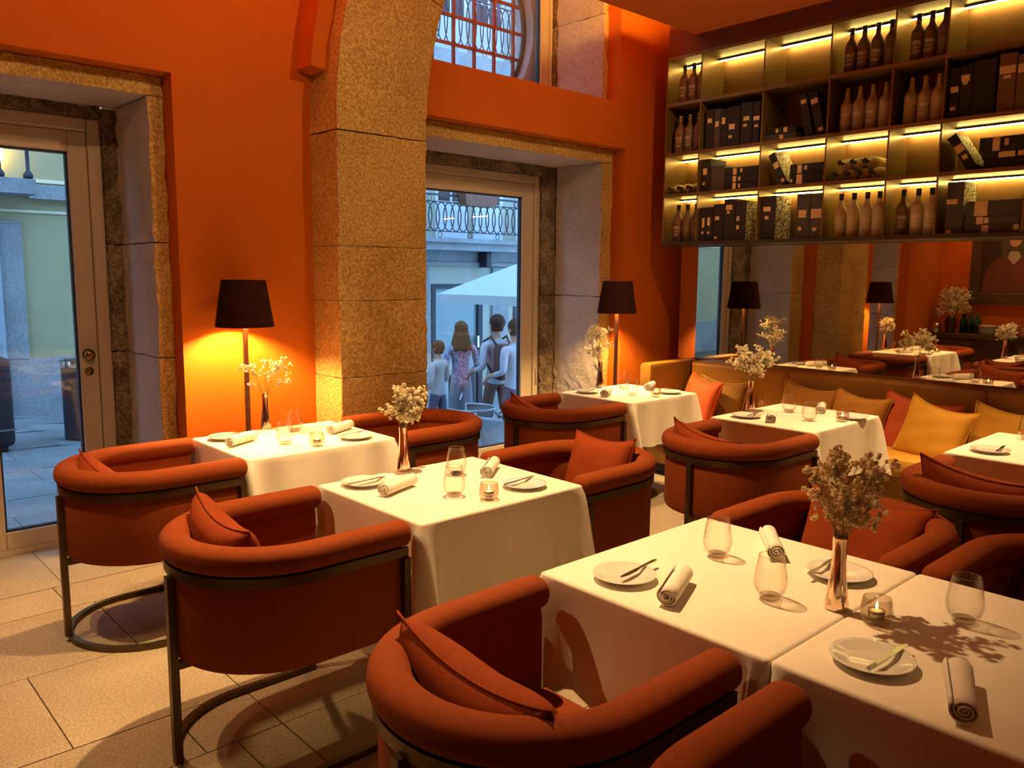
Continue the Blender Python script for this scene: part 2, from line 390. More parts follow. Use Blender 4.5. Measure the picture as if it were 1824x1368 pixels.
# ochre-stained front faces, paler dressed reveals
STONE_TWO = (STONE, STONE_SIDE)
surround('trim_2', 'weathered granite surround of the left street door', O1, (.65, 1.59, 2.517), (.735, 1.515, 2.457), jz=(1.12, 1.75), seed=3)
surround('trim_3', 'weathered granite surround of the street door right of the arch', O2, (3.38, 5.222, 2.525), (3.70, 5.06, 2.445), jz=(.62, 1.42), seed=9)
surround('trim_4', 'granite surround of the upper round window', O3, (3.38, 5.205, 4.30), (3.70, 5.19, 4.25), jz=(.7,), seed=17)

def door(name, label, fx0, fx1, ftop, sx0, sx1, stop, gx0, gx1, gtop, gbot, zb, knob=None, cat='door'):
    e = empty(name, ((fx0+fx1)/2, YF, zb), 0, label, cat, None, 'structure'); ox, oz = (fx0+fx1)/2, zb
    def P(n, boxes, m, bev=.006, par=e, y0=0, y1=.08):
        mb = MB()
        for (a, b, c, d) in boxes: mb.box(a-ox, b-ox, y0, y1, c-oz, d-oz, bev)
        return mb.obj(n, m, par)
    P('door_frame', [(fx0, sx0, zb, ftop), (sx1, fx1, zb, ftop), (sx0, sx1, stop, ftop)], FRAME, .012, y0=-.005, y1=.10)
    sash = P('sash', [(sx0+.002, gx0, zb+.012, stop-.002), (gx1, sx1-.002, zb+.012, stop-.002), (gx0, gx1, gtop, stop-.002), (gx0, gx1, zb+.012, gbot)], FRAME, .006, y0=.012, y1=.08)
    if cat == 'door': P('threshold', [(fx0, fx1, -.01, zb+.014)], FRAME, 0, y0=-.01, y1=.14)
    g = .012
    P('gasket', [(gx0, gx0+g, gbot, gtop), (gx1-g, gx1, gbot, gtop), (gx0, gx1, gtop-g, gtop), (gx0, gx1, gbot, gbot+g)], GASKET, 0, sash, .030, .06)
    P('glass_pane', [(gx0, gx1, gbot, gtop)], PANE, 0, sash, .043, .047)
    return e, sash, ox, oz
d1, s1, ox, oz = door('door_1', 'glazed street door at far left with round knob in cream wooden frame', .735, 1.515, 2.457, .808, 1.442, 2.379, .905, 1.34, 2.262, .125, .012)
for nm, z, r, dep in (('door_knob', 1.108, .030, .05), ('lock_cover', 1.010, .026, .018)):
    p = [(0.0001, -dep), (r*.7, -dep), (r, -dep*.75), (r*.95, -dep*.4), (r*.5, -dep*.3), (r*.5, -.006), (r*1.15, -.005), (r*1.15, 0.0)] if nm == 'door_knob' else [(.0001, -dep), (r*.4, -dep), (r*.45, -dep*.5), (r*.8, -dep*.4), (r, 0)]
    mb = MB().lathe([(a, -b) for a, b in p][::-1], 24)
    mb.obj(nm, BRASS, d1, True, loc=(1.386-ox, .012, z-oz), rot=(PI/2, 0, 0))
door('door_2', 'tall glazed street door between stone arch pillar and right floor lamp', 3.70, 5.06, 2.445, 3.75, 5.0, 2.375, 3.83, 4.868, 2.256, .125, .012)
for z in (.62, 2.1):
    MB().lathe([(.009, 0), (.009, .14)], 12).obj('hinge', FRAME, bpy.data.objects['door_2'], True, loc=(5.03-4.38, -.012, z))
d3, s3, ox, oz = door('window_1', 'inner glazed frame in front of the round window above the door', 3.70, 5.19, 4.25, 3.72, 5.16, 4.24, 3.80, 5.065, 4.18, 3.07, 2.998, cat='window')
# oculus: outer stone wall with round hole and red iron grid
oc = empty('window_2', (4.34, 5.42, 3.70), 0, 'round street window with red iron grid above the door', 'window', None, 'structure')
R0 = .80; mb = MB(); n = 64
ring = []
for k in range(n):
    a = 2*PI*k/n; c, s_ = math.cos(a), math.sin(a)
    q = max(abs(c), abs(s_)); ring.append(((R0*c, R0*s_), (1.12*c/q*.9, 1.0*s_/q*.9) if False else (c/q*.96, s_/q*.86)))
v = []
for (a, b) in ring: v += [(a[0], -.06, a[1]), (b[0], -.06, b[1]), (a[0], .16, a[1]), (b[0], .16, b[1])]
f = []
for k in range(n):
    i, j = 4*k, 4*((k+1) % n)
    f += [(i, j, j+1, i+1), (i+2, i+3, j+3, j+2), (i, i+2, j+2, j), (i+1, j+1, j+3, i+3)]
mb.add(v, f).obj('stone_ring', mat('oculus_stone', (.42, .36, .36), .8, noise=12, col2=(.5, .44, .44)), oc)
IRONRED = mat('red_oxide_iron', (.22, .035, .02), .55)
mb = MB(); mb.tube([(R0*.985*math.cos(2*PI*k/64), .05, R0*.985*math.sin(2*PI*k/64)) for k in range(64)], .022, 8, True); mb.obj('iron_ring', mat('dark_iron_ring', (.05, .035, .035), .5), oc, True)
for k in range(-3, 4):
    t = k*.22; h = math.sqrt(max(0, R0*R0-t*t))*.985
    if h > .1:
        MB().box(t-.011, t+.011, .035, .06, -h, h).obj('grid_bar', IRONRED, oc)
        MB().box(-h, h, .04, .065, t-.011-.02, t+.011-.02).obj('grid_bar', IRONRED, oc)

# arch pillar
ar = empty('trim_5', (2.78, 4.3, 0), 0, 'massive granite pillar rising into an arch between the doors', 'pillar', None, 'structure')
YP = 4.17
zs = [0, .48, .98, 1.435, 1.752, 2.40]
for i, (a, b) in enumerate(zip(zs[:-1], zs[1:])):
    dx = rnd.uniform(-.006, .006)
    o = rough_box('stone_block', 2.470+dx*.4, 3.096+dx*.4, YP+rnd.uniform(-.001, .001), 4.50, a+.0012, b-.0012, STONE, ar, seed=40+i, amp=.004, cuts=16); o.location -= Vector((2.78, 4.3, 0))
AC = Vector((5.60, 0, 2.40)); RI, RE = 2.504, 3.130
def voussoir(name, a0, a1, ri, re, y0, y1, m, parent, seed, off, amp=.006):
    rr = random.Random(seed); n = 8; nr = 4
    v = []; idx = {}
    bm = bmesh.new()
    def pt(r, a, y): return bm.verts.new((AC.x-r*math.cos(a)-off[0]+rr.uniform(-amp, amp), y-off[1]+rr.uniform(-amp, amp)*.6, AC.z+r*math.sin(a)-off[2]))
    fr = [[pt(ri+(re-ri)*j/nr, a0+(a1-a0)*i/n, y0) for j in range(nr+1)] for i in range(n+1)]
    bk = [[pt(ri+(re-ri)*j/nr, a0+(a1-a0)*i/n, y1) for j in range(nr+1)] for i in range(n+1)]
    for i in range(n):
        for j in range(nr):
            bm.faces.new((fr[i][j], fr[i+1][j], fr[i+1][j+1], fr[i][j+1])); bm.faces.new((bk[i][j], bk[i][j+1], bk[i+1][j+1], bk[i+1][j]))
        bm.faces.new((fr[i][0], bk[i][0], bk[i+1][0], fr[i+1][0])); bm.faces.new((fr[i][nr], fr[i+1][nr], bk[i+1][nr], bk[i][nr]))
    for j in range(nr):
        bm.faces.new((fr[0][j], fr[0][j+1], bk[0][j+1], bk[0][j])); bm.faces.new((fr[n][j], bk[n][j], bk[n][j+1], fr[n][j+1]))
    bmesh.ops.recalc_face_normals(bm, faces=bm.faces[:])
    me = bpy.data.meshes.new(name); bm.to_mesh(me); bm.free(); me.materials.append(m)
    return link(name, me, None, parent)
angs = [0.001, .33, .56, .73]
for i, (a, b) in enumerate(zip(angs[:-1], angs[1:])):
    voussoir('arch_stone', a+.001, b-.001, RI, RE, YP, 4.50, STONE, ar, 60+i, (2.78, 4.3, 0))
rb = empty('trim_6', (2.5, 4.4, 2.755), 0, 'orange plaster rib curving along the outer edge of the stone arch', 'trim', None, 'structure')
voussoir('plaster_rib', .110, .62, RE-.02, RE+.105, 4.290, 4.50, ORANGE, rb, 77, (2.5, 4.4, 2.755), .001)

# ---------------------------------------------------------------- barrel chairs
CR, CS = .300, .335      # roll centreline radius, straight arm length
def upath(R, s, n=28, x0=None):
    """U path: from front of +y arm round the back to front of -y arm; returns (pt, outward normal)"""
    out = []
    for i in range(7): out.append(((s*(1-i/7), R), (0, 1)))
    for i in range(n+1):
        a = PI/2+PI*i/n; out.append(((R*math.cos(a), R*math.sin(a)), (math.cos(a), math.sin(a))))
    for i in range(1, 8): out.append(((s*i/7, -R), (0, -1)))
    return out
def ellipse(a, b, cz, n=16, p=2.4, co=0):
    r = []
    for k in range(n):
        t = 2*PI*k/n; c, s_ = math.cos(t), math.sin(t)
        r.append((co+a*math.copysign(abs(c)**(2/p), c), cz+b*math.copysign(abs(s_)**(2/p), s_)))
    return r
def make_chair():
    t = empty('barrel_armchair')
    # padded roll with rounded ends
    base = upath(CR, CS); cz = .723
    pth = []
    ends = ((.030, .25), (.026, .55), (.017, .82), (.008, .95))
    for (d, sc) in ends: pth.append(((CS-.012+d, CR), (0, 1), sc, (0, cz)))
    pth += [(p, nrm, 1.0, (0, cz)) for (p, nrm) in upath(CR, CS-.012)]
    for (d, sc) in ends[::-1]: pth.append(((CS-.012+d, -CR), (0, -1), sc, (0, cz)))
    MB().sweep(pth, ellipse(.050, .044, cz, 18, 2.3)).obj('arm_roll', FABRIC, t, True)
    # upholstered shell
    pr = [(.018, .372), (.026, .39), (.026, .655), (.020, .70), (-.030, .70), (-.038, .66), (-.038, .42), (-.03, .372)]
    MB().sweep(upath(CR, CS-.02), pr).obj('shell', FABRIC, t, 'auto')
    # seat bottom + cushion (D shapes)
    def dshape(R, s, z0, z1, bev):
        pts = [p for p, _ in upath(R, s)]; mb = MB(); n = len(pts)
        lv = [(z0, -bev), (z0+bev*.4, 0), (z1-bev, 0), (z1-bev*.3, -bev*.35), (z1, -bev*1.4)]
        v = []
        for (z, ins) in lv:
            for (p, nn) in zip(pts, [q[1] for q in upath(R, s)]):
                x = p[0]+nn[0]*ins; y = p[1]+nn[1]*ins
                if p[0] >= s-1e-6: x += ins
                v.append((x, y, z))
        f = []
        for i in range(len(lv)-1):
            for k in range(n): k2 = (k+1) % n; f.append((i*n+k, i*n+k2, (i+1)*n+k2, (i+1)*n+k))
        f.append(tuple(range(n))[::-1]); f.append(tuple(range((len(lv)-1)*n, len(lv)*n)))
        return mb.add(v, f)
    dshape(CR+.015, CS-.03, .366, .398, .012).obj('seat_base', FABRIC, t, 'auto')
    dshape(CR-.045, CS-.01, .399, .470, .022).obj('seat_cushion', FABRIC, t, 'auto')
    # metal band, ring, legs
    MB().sweep(upath(CR+.026, CS-.005), [(0, .650), (.012, .650), (.012, .682), (0, .682)]).obj('metal_band', BRONZE, t, 'auto')
    MB().sweep(upath(CR+.026, CS-.005), [(-.012, 0), (.012, 0), (.012, .024), (-.012, .024)]).obj('base_ring', BRONZE, t, 'auto')
    MB().box(-CR-.052, -CR-.026, -.013, .013, .0245, .650).obj('leg', BRONZE, t)
    for s_ in (-1, 1): MB().box(CS-.030, CS-.005, s_*(CR+.039)-.0125, s_*(CR+.039)+.0125, .0245, .650).obj('leg', BRONZE, t)
    MB().box(-CR-.03, -CR+.16, -.012, .012, .340, .366).obj('seat_rail', BRONZE, t)
    for s_ in (-1, 1): MB().box(CS-.029, CS-.006, min(s_*(CR+.03), s_*.1), max(s_*(CR+.03), s_*.1), .340, .366).obj('seat_rail', BRONZE, t)
    for a in (-50, 50, 0):
        an = PI+math.radians(a)
        MB().lathe([(.001, .004), (.009, .003), (.012, 0), (.012, -.004)], 12).obj('button', FABRIC2, t, True,
            loc=((CR-.038)*math.cos(an), (CR-.038)*math.sin(an), .575), rot=(0, PI/2, an+PI))
    return t
CH = make_chair()
CHAIRS = [  # x, y, rotation, label
    (1.200, 3.765, 0, 'rust velvet barrel armchair left of the table under the left floor lamp'),
    (1.205, 2.515, 0, 'rust velvet barrel armchair left of the middle table, pillow corner up'),
    (1.190, 1.245, 0, 'foreground rust barrel armchair with long pillow at the bottom centre'),
    (1.165, .470, 0, 'rust barrel armchair at the bottom edge, only one arm visible'),
    (2.785, 3.800, PI, 'rust velvet barrel armchair right of lamp table before the stone pillar'),
    (2.785, 2.540, PI, 'rust barrel armchair right of the middle table with upright square pillow'),
    (2.775, 1.255, PI, 'rust barrel armchair behind the foreground table, behind the dried flowers'),
    (2.780, .530, PI, 'rust barrel armchair at the right edge behind the nearest table'),
    (3.790, 3.715, 0, 'rust barrel armchair at the corner table in front of the street door'),
    (3.745, 2.365, 0, 'rust barrel armchair with back to us at the middle banquette table'),
    (3.745, 1.090, 0, 'rust barrel armchair at the right edge at the nearest banquette table'),
]
for i, (x, y, rz, lab) in enumerate(CHAIRS):
    o = CH if i == 0 else copy_tree(CH)
    o.location = (x, y, 0); o.rotation_euler = (0, 0, rz); tag(o, lab, 'chair', 'rust barrel armchairs at the dining tables')

# ---------------------------------------------------------------- cushions
def cushion_mesh(name, w, h, t, m, n=18, seed=0, sag=.0, bend=.0, wr=.004):
    rr = random.Random(seed); v = []; f = []
    ph = [rr.uniform(0, 6) for _ in range(6)]
    for side in (1, -1):
        for i in range(n+1):
            for j in range(n+1):
                u = -1+2*i/n; q = -1+2*j/n
                e = (1-u**4)*(1-q**4)
                th = t*.5*max(0, (1-abs(u)**2.8))**.45*max(0, (1-abs(q)**2.8))**.45
                pin = 1-.075*(1-u*u)*abs(q)**3 - 0
                pin2 = 1-.075*(1-q*q)*abs(u)**3
                x = w/2*u*pin2; z = h/2*q*pin
                wrk = wr*e*(math.sin(7*u+3*q+ph[0])+.6*math.sin(11*q-5*u+ph[1]))
                y = side*th+wrk*.5
                y += bend*(x/(w/2))**2
                z -= sag*(1-u*u)*(q > 0)*q
                v.append((x, y, z))
        b = 0 if side == 1 else (n+1)*(n+1)
        for i in range(n):
            for j in range(n):
                a = b+i*(n+1)+j; f.append((a, a+1, a+n+2, a+n+1))
    bm = bmesh.new(); vv = [bm.verts.new(p) for p in v]
    for q in f: bm.faces.new([vv[i] for i in q])
    bmesh.ops.remove_doubles(bm, verts=bm.verts[:], dist=.0007)
    bmesh.ops.recalc_face_normals(bm, faces=bm.faces[:])
    me = bpy.data.meshes.new(name); bm.to_mesh(me); bm.free(); me.materials.append(m)
    me.polygons.foreach_set('use_smooth', [True]*len(me.polygons))
    return me
def cushion(loc, rot, w, h, t, m, label, group, seed=0, sag=.02, bend=.0, piping=None, wr=.004):
    root = empty('cushion', loc, 0, label, 'cushion', group); root.rotation_mode = 'XYZ'; root.rotation_euler = rot
    link('cover', cushion_mesh('cover', w, h, t, m, seed=seed, sag=sag, bend=bend, wr=wr), None, root)
    pts = []
    N = 18
    for k in range(4*N):
        s_, q = divmod(k, N); u = -1+2*q/N
        U, Q = [(u, -1), (1, u), (-u, 1), (-1, -u)][s_]
        x = w/2*U*(1-.075*(1-Q*Q)*abs(U)**3); z = h/2*Q*(1-.075*(1-U*U)*abs(Q)**3)
        y = bend*(x/(w/2))**2
        z -= sag*(1-U*U)*(Q > 0)*Q
        pts.append((x, y, z))
    MB().tube(pts, .0035, 6, True).obj('piping', piping or m, root, True)
    return root
G = 'square cushions lying in the barrel armchairs'
# chairs: cushion stands against the shell's inside back. local plane xz, thickness y; rz=90deg so that y -> -x
def chair_cushion(cx, cy_, rz, dx, dy, z, tilt, roll, w, h, label, seed, bend=.028, t=.155, yaw=0):
    # centre dx from chair origin toward its back (negative local x)
    c, s_ = math.cos(rz), math.sin(rz)
    loc = (cx+c*dx-s_*dy, cy_+s_*dx+c*dy, z)
    return cushion(loc, (tilt, roll, rz-PI/2+yaw), w, h, t, FABRIC2, label, G, seed, .015, bend)
LT = math.radians
chair_cushion(1.200, 3.765, 0, -.13, .03, .570, LT(20), LT(12), .40, .40, 'rust cushion tip showing in the armchair under the left lamp', 1, yaw=.25)
chair_cushion(1.205, 2.515, 0, -.135, .05, .630, LT(14), LT(8), .42, .40, 'rust cushion with pointed corner in the armchair left of middle table', 2)
chair_cushion(1.190, 1.245, 0, -.10, .01, .625, LT(30), LT(4), .50, .38, 'rust cushion lying long across the foreground armchair', 3)
chair_cushion(2.785, 2.540, PI, -.13, .0, .625, LT(20), LT(2), .38, .42, 'upright square rust cushion in the armchair right of middle table', 5)
chair_cushion(2.775, 1.255, PI, -.12, .0, .600, LT(24), LT(-2), .46, .42, 'rust cushion behind the dried flowers in the foreground far armchair', 6)
chair_cushion(2.780, .530, PI, -.12, .02, .635, LT(22), LT(-4), .46, .42, 'rust cushion in the armchair at the right edge of the picture', 7)
chair_cushion(3.790, 3.715, 0, -.14, .06, .605, LT(22), LT(12), .40, .38, 'dark rust cushion sunk in the armchair before the street door', 8)
chair_cushion(3.745, 2.365, 0, -.14, .05, .622, LT(20), LT(10), .42, .38, 'dark rust cushion in the armchair of the middle banquette table', 9)
chair_cushion(3.745, 1.090, 0, -.13, .0, .640, LT(22), LT(6), .50, .40, 'dark rust cushion in the armchair at the nearest banquette table', 10)

# ---------------------------------------------------------------- tables and cloths
TB = {  # x0,x1,y0,y1
    'A': (1.585, 2.392, 2.172, 2.872), 'B': (1.566, 2.368, 3.468, 4.126), 'C': (1.577, 2.395, .868, 1.592), 'K': (1.577, 2.395, .142, .864),
    'D': (4.240, 4.985, 3.424, 4.092), 'E': (4.195, 5.03, 2.114, 2.776), 'F': (4.222, 5.02, .77, 1.453)}
TN = {'A': 'the middle left table', 'B': 'the table under the left lamp', 'C': 'the foreground table', 'K': 'the nearest table at bottom right',
      'D': 'the corner table by the right lamp', 'E': 'the middle banquette table', 'F': 'the banquette table at the right edge'}
def cloth_mesh(x0, x1, y0, y1, zt, zh, seed, block=0):
    rr = random.Random(seed); cx, cy_ = (x0+x1)/2, (y0+y1)/2
    hx, hy = (x1-x0)/2, (y1-y0)/2
    ns = 22; per = []
    cn = 5; rc = .012
    corners = [(hx, hy, 0), (-hx, hy, PI/2), (-hx, -hy, PI), (hx, -hy, 1.5*PI)]
    for k, (a, b, an) in enumerate(corners):
        for i in range(cn+1):
            t = an+PI/2*i/cn
            per.append((math.copysign(hx-rc, a)+rc*math.cos(t), math.copysign(hy-rc, b)+rc*math.sin(t), math.cos(t), math.sin(t), 1.0, k))
        na, nb = corners[(k+1) % 4][:2]
        ax, ay = per[-1][0], per[-1][1]
        t = an+PI/2; bx, by = math.copysign(hx-rc, na)+rc*math.cos(t), math.copysign(hy-rc, nb)+rc*math.sin(t)
        for i in range(1, ns):
            u = i/ns; u2 = u
            d = min(u, 1-u)
            per.append((ax+(bx-ax)*u2, ay+(by-ay)*u2, math.cos(t), math.sin(t), max(0, 1-d/.13)**3*.95-.35*math.exp(-((d-.13)/.05)**2), k))
    n = len(per); v = []; f = []
    ph = [rr.uniform(0, 6.28) for _ in range(8)]; fr = [rr.uniform(2.2, 3.6) for _ in range(8)]; am = [rr.uniform(.6, 1.2) for _ in range(8)]
    levels = [(-.0105, 0), (-.008, .0003), (-.004, .0012), (0.0, .004), (.002, .010)]
    nz = 12
    for (ins, dz) in levels:
        for (x, y, nx, ny, c, k) in per: v.append((cx+x+nx*ins, cy_+y+ny*ins, zt-dz))
    for j in range(1, nz+1):
        t = j/nz
        for i, (x, y, nx, ny, c, k) in enumerate(per):
            s_ = i/n*2*PI
            fold = .019*am[k]*math.sin(fr[k]*4*s_+ph[k])*t**1.2+.004*math.sin(17*s_+ph[k+1])*t
            # corners fall in a tongue standing away from the table
            o = .002+.010*t+fold*(1-abs(c))+c*(.090*t**.8)
            if block and ny*block > .05: o = min(o, .0015)
            oy = .0 if not block else 1
            hem = zh+.008*math.sin(3*s_+ph[k])-.03*max(0, c)
            v.append((cx+x+nx*min(o, .022), cy_+y+ny*o, zt-.010-(zt-.010-hem)*t))
    L = len(levels)+nz
    for i in range(L-1):
        for k in range(n): k2 = (k+1) % n; f.append((i*n+k, i*n+k2, (i+1)*n+k2, (i+1)*n+k))
    f.append(tuple(range(n)))
    mb = MB(); mb.add(v, f); me = mb.mesh('cloth', CLOTH, True)
    return me
for k, (x0, x1, y0, y1) in TB.items():
    cx, cy_ = (x0+x1)/2, (y0+y1)/2
    t = empty('dining_table', (cx, cy_, 0), 0, 'square pedestal table hidden under the cloth of '+TN[k], 'table', 'clothed dining tables')
    MB().box(x0-cx+.008, x1-cx-.008, y0-cy_+.008, y1-cy_-.008, .715, .7455).obj('tabletop', TABLEWOOD, t)
    MB().lathe([(.035, .028), (.035, .715)], 20).obj('pedestal', BLACKSTEEL, t, 'auto')
    MB().lathe([(.23, 0), (.23, .012), (.20, .022), (.04, .028)], 32).obj('base', BLACKSTEEL, t, 'auto')
    c = link('tablecloth', cloth_mesh(x0, x1, y0, y1, .75, .43, ord(k), {'C': -1, 'K': 1}.get(k, 0)))
    tag(c, 'white linen cloth hanging over '+TN[k], 'tablecloth', 'white tablecloths')

# ---------------------------------------------------------------- tableware
ZT = .7505
def plate_mesh():
    return MB().lathe([(.0005, .004), (.050, .004), (.056, .006), (.080, .0135), (.0885, .0165), (.0895, .0175), (.0885, .0185), (.079, .0165), (.055, .0085), (.050, .0075), (.0005, .0075)][::1], 48, cap=False).lathe([(.050, 0), (.054, 0), (.056, .006), (.050, .0045)], 48, cap=False).mesh('plate', CERAMIC, True)
PLATE = plate_mesh()
def tumbler():
    t = empty('water_tumbler')
    MB().lathe([(.0255, .006), (.031, .012), (.0385, .024), (.0425, .038), (.0432, .050), (.041, .070), (.0372, .092), (.0325, .117), (.0318, .1185), (.0308, .117), (.0355, .092), (.0393, .070), (.0413, .050), (.0405, .038), (.0365, .025), (.027, .015), (.0005, .0125)], 40, cap=False).obj('bowl', GLASS, t, True)
    MB().lathe([(.0005, 0), (.024, 0), (.0262, .002), (.0255, .0062), (.027, .0105), (.0245, .0122), (.0005, .0122)], 40, cap=False).obj('base', GLASSB, t, True)
    MB().tube([(.0318*math.cos(2*PI*k/40), .0318*math.sin(2*PI*k/40), .1182) for k in range(40)], .0009, 6, True).obj('rim', GLASSB, t, True)
    return t
def votive():
    t = empty('tealight_holder')
    MB().lathe([(.0005, 0), (.026, 0), (.031, .004), (.0375, .020), (.0385, .034), (.0355, .052), (.0325, .066), (.0310, .0665), (.0300, .065), (.0330, .050), (.0345, .034), (.0330, .022), (.026, .016), (.0005, .015)], 32, cap=False).obj('glass_cup', GLASSC, t, True)
    MB().lathe([(.0005, .0165), (.019, .0165), (.0195, .034), (.0188, .034), (.0180, .0335)], 24, cap=False).obj('tin', TIN, t, True)
    MB().lathe([(.0005, .0180), (.0178, .0180), (.0178, .0335), (.010, .0332), (.0005, .0325)], 24, cap=False).obj('candle', WAX, t, True)
    MB().lathe([(.0004, .036), (.0024, .040), (.0030, .044), (.0018, .050), (.0003, .056)], 10).obj('flame', FLAME, t, True)
    l = bpy.data.lights.new('candle_glow', 'POINT'); l.energy = .12; l.color = (1, .55, .2); l.shadow_soft_size = .01
    return t
def napkin_mesh(seed, L=.165, r=.024):
    rr = random.Random(seed); N = 72; turns = 3.1; pts = []
    for i in range(N+1):
        a = 2*PI*turns*i/N; rad = .005+(r-.005)*(i/N); pts.append((rad*math.cos(a), rad*math.sin(a)))
    th = .0032; v = []; f = []
    nl = 5
    for q in range(nl+1):
        s_ = q/nl; sc = 1+.06*math.sin(3*s_+seed)
        for i, (a, b) in enumerate(pts):
            d = math.hypot(a, b); na, nb = a/d, b/d
            xx = -L/2+L*s_+(.004*math.sin(i*.21+seed) if q in (0, nl) else 0)
            v.append((xx, a*sc*1.06, max(-r*.93, b*.96*sc))); v.append((xx, (a-na*th)*sc*1.06, max(-r*.93+.001, (b-nb*th)*.96*sc)))
    w2 = 2*(N+1)
    for q in range(nl):
        for i in range(N):
            a = q*w2+2*i
            f += [(a, a+2, a+w2+2, a+w2), (a+1, a+w2+1, a+w2+3, a+3)]
    for q in (0, nl):
        for i in range(N): a = q*w2+2*i; f.append((a, a+1, a+3, a+2))
    for q in range(nl):
        for i in (0, N): a = q*w2+2*i; f.append((a, a+w2, a+w2+1, a+1))
    v = [(x, y, z+r*.93) for x, y, z in v]
    mb = MB(); mb.add(v, f); return mb.mesh('napkin', NAPKIN, True)
def knife():
    t = empty('butter_knife')
    v = []; prof = [(-.095, .0035, .0032), (-.085, .0055, .0036), (-.05, .005, .0034), (-.01, .0040, .0030), (0, .004, .003)]
    MB().sweep([((0, 0), (0, 1))], [(0, 0)], cap=False)
    mb = MB(); pts = []
    mb.add([p for (x, w_, h) in prof for p in ((x, -w_, 0), (x, w_, 0), (x, w_, h), (x, -w_, h))],
           [(4*i+k, 4*i+(k+1) % 4, 4*i+4+(k+1) % 4, 4*i+4+k) for i in range(len(prof)-1) for k in range(4)]+[(0, 1, 2, 3), (16, 17, 18, 19)])
    mb.obj('handle', STEEL, t, 'auto')
    bl = [(0, -.004, .004), (.02, -.005, .0085), (.06, -.005, .0095), (.085, -.004, .006), (.094, 0, .001)]
    mb = MB()
    mb.add([p for (x, a, b) in bl for p in ((x, a, .001), (x, b, .001), (x, b, .0022), (x, a, .0026))],
           [(4*i+k, 4*i+(k+1) % 4, 4*i+4+(k+1) % 4, 4*i+4+k) for i in range(len(bl)-1) for k in range(4)]+[(0, 1, 2, 3), (16, 17, 18, 19)])
    mb.obj('blade', STEEL, t, 'auto')
    return t
def vase():
    t = empty('bud_vase')
    prof = [(.0005, .001), (.026, 0), (.0292, .003), (.0290, .014), (.0255, .045), (.0210, .085), (.0180, .125), (.0170, .160), (.0182, .188), (.0190, .193), (.0178, .193), (.0160, .160), (.0160, .12), (.0005, .11)]
    mb = MB(); n = 40; v = []; f = []
    for (r, z) in prof:
        for k in range(n):
            a = 2*PI*k/n+z*3.0; rr = r*(1+.045*math.cos(8*a)*(0.2+.8*max(0, 1-abs(z-.08)/.12)))
            v.append((rr*math.cos(2*PI*k/n), rr*math.sin(2*PI*k/n), z))
    for i in range(len(prof)-1):
        for k in range(n): k2 = (k+1) % n; f.append((i*n+k, i*n+k2, (i+1)*n+k2, (i+1)*n+k))
    mb.add(v, f).obj('body', COPPER, t, True)
    return t
def bouquet(loc, seed, label, spread=.085, height=.20, nst=18, pm=None, size=.0085, group='dried flower sprays in bud vases', base=.19, lean=(0, 0), per=9, stray=3):
    rr = random.Random(seed); t = empty('dried_flower_spray', (loc[0], loc[1], loc[2]+base-.035), 0, label, 'flowers', group)
    st = MB(); bl = MB()
    def blossom(c, s_):
        # crinkled little flower: three folded petal pairs
        for q in range(3):
            d = Vector((rr.gauss(0, 1), rr.gauss(0, 1), rr.gauss(0, 1)+.4)).normalized(); e = d.orthogonal().normalized(); g = d.cross(e)
            p0 = c-d*s_*.2; a = c+e*s_+d*s_*.5; b = c+g*s_*.8+d*s_*.7; c2 = c-e*s_+d*s_*.5; d2 = c-g*s_*.8+d*s_*.6
            m1 = c+d*s_*.95
            bl.add([p0, a, b, c2, d2, m1], [(0, 1, 2), (0, 2, 3), (0, 3, 4), (0, 4, 1), (5, 2, 1), (5, 4, 3)])
    for i in range(nst):
        an = rr.uniform(0, 2*PI); sp_ = spread*math.sqrt(rr.random()); far = i < stray
        if far: sp_ = spread*rr.uniform(1.05, 1.35)
        hh = height*(rr.uniform(.20, 1.0) if not far else rr.uniform(.45, 1.0))*(1-.22*(sp_/spread)**2*(.4 if far else 1))
        tip = Vector((sp_*math.cos(an)+lean[0]*hh, sp_*math.sin(an)+lean[1]*hh, .03+hh))
        pts = [Vector((.006*math.cos(an), .006*math.sin(an), -.04)), Vector((.010*math.cos(an), .010*math.sin(an), .03)), Vector((tip.x*.5, tip.y*.5, .03+hh*.55)), tip]
        st.tube(pts, [.0010, .0010, .0008, .0006], 5)
        for j in range(per if not far else per//2):
            o = Vector((rr.gauss(0, 1), rr.gauss(0, 1), rr.gauss(0, .8)))*spread*.17
            if far: o *= .7
            q = tip+o
            st.tube([pts[2]+(tip-pts[2])*rr.uniform(.3, .8), q], .00055, 4); blossom(q, size*rr.uniform(.7, 1.25))
            if rr.random() < .6: blossom(q+Vector((rr.gauss(0, 1), rr.gauss(0, 1), rr.gauss(0, 1)))*size*.9, size*rr.uniform(.6, 1))
    tag(st.obj('stems', STEM, t), kind='stuff'); tag(bl.obj('blossoms', pm or PETAL, t), kind='stuff')
    return t
TUM, VOT, KNI, VAS = tumbler(), votive(), knife(), vase()
first = {}
def place(root, loc, rz, label, cat, group):
    if root.name not in first: o = root; first[root.name] = 1
    else: o = copy_tree(root)
    o.location = loc; o.rotation_euler = (0, 0, rz); return tag(o, label, cat, group)
def P(px, py, z=.75): return onz(px, py, z)
def put_plate(px, py, label):
    p = P(px, py, .765); o = link('bread_plate', PLATE); o.location = (p.x, p.y, ZT); tag(o, label, 'plate', 'white bread plates'); return p
def put_knife(p, a, b, label):
    """knife lying on a plate from pixel a (handle end) to b (blade tip)"""
    A, B = P(*a, .772), P(*b, .772); c = (A+B)/2; d = B-A
    o = place(KNI, (c.x, c.y, ZT+.0195), math.atan2(d.y, d.x), label, 'knife', 'butter knives on the bread plates')
    return o
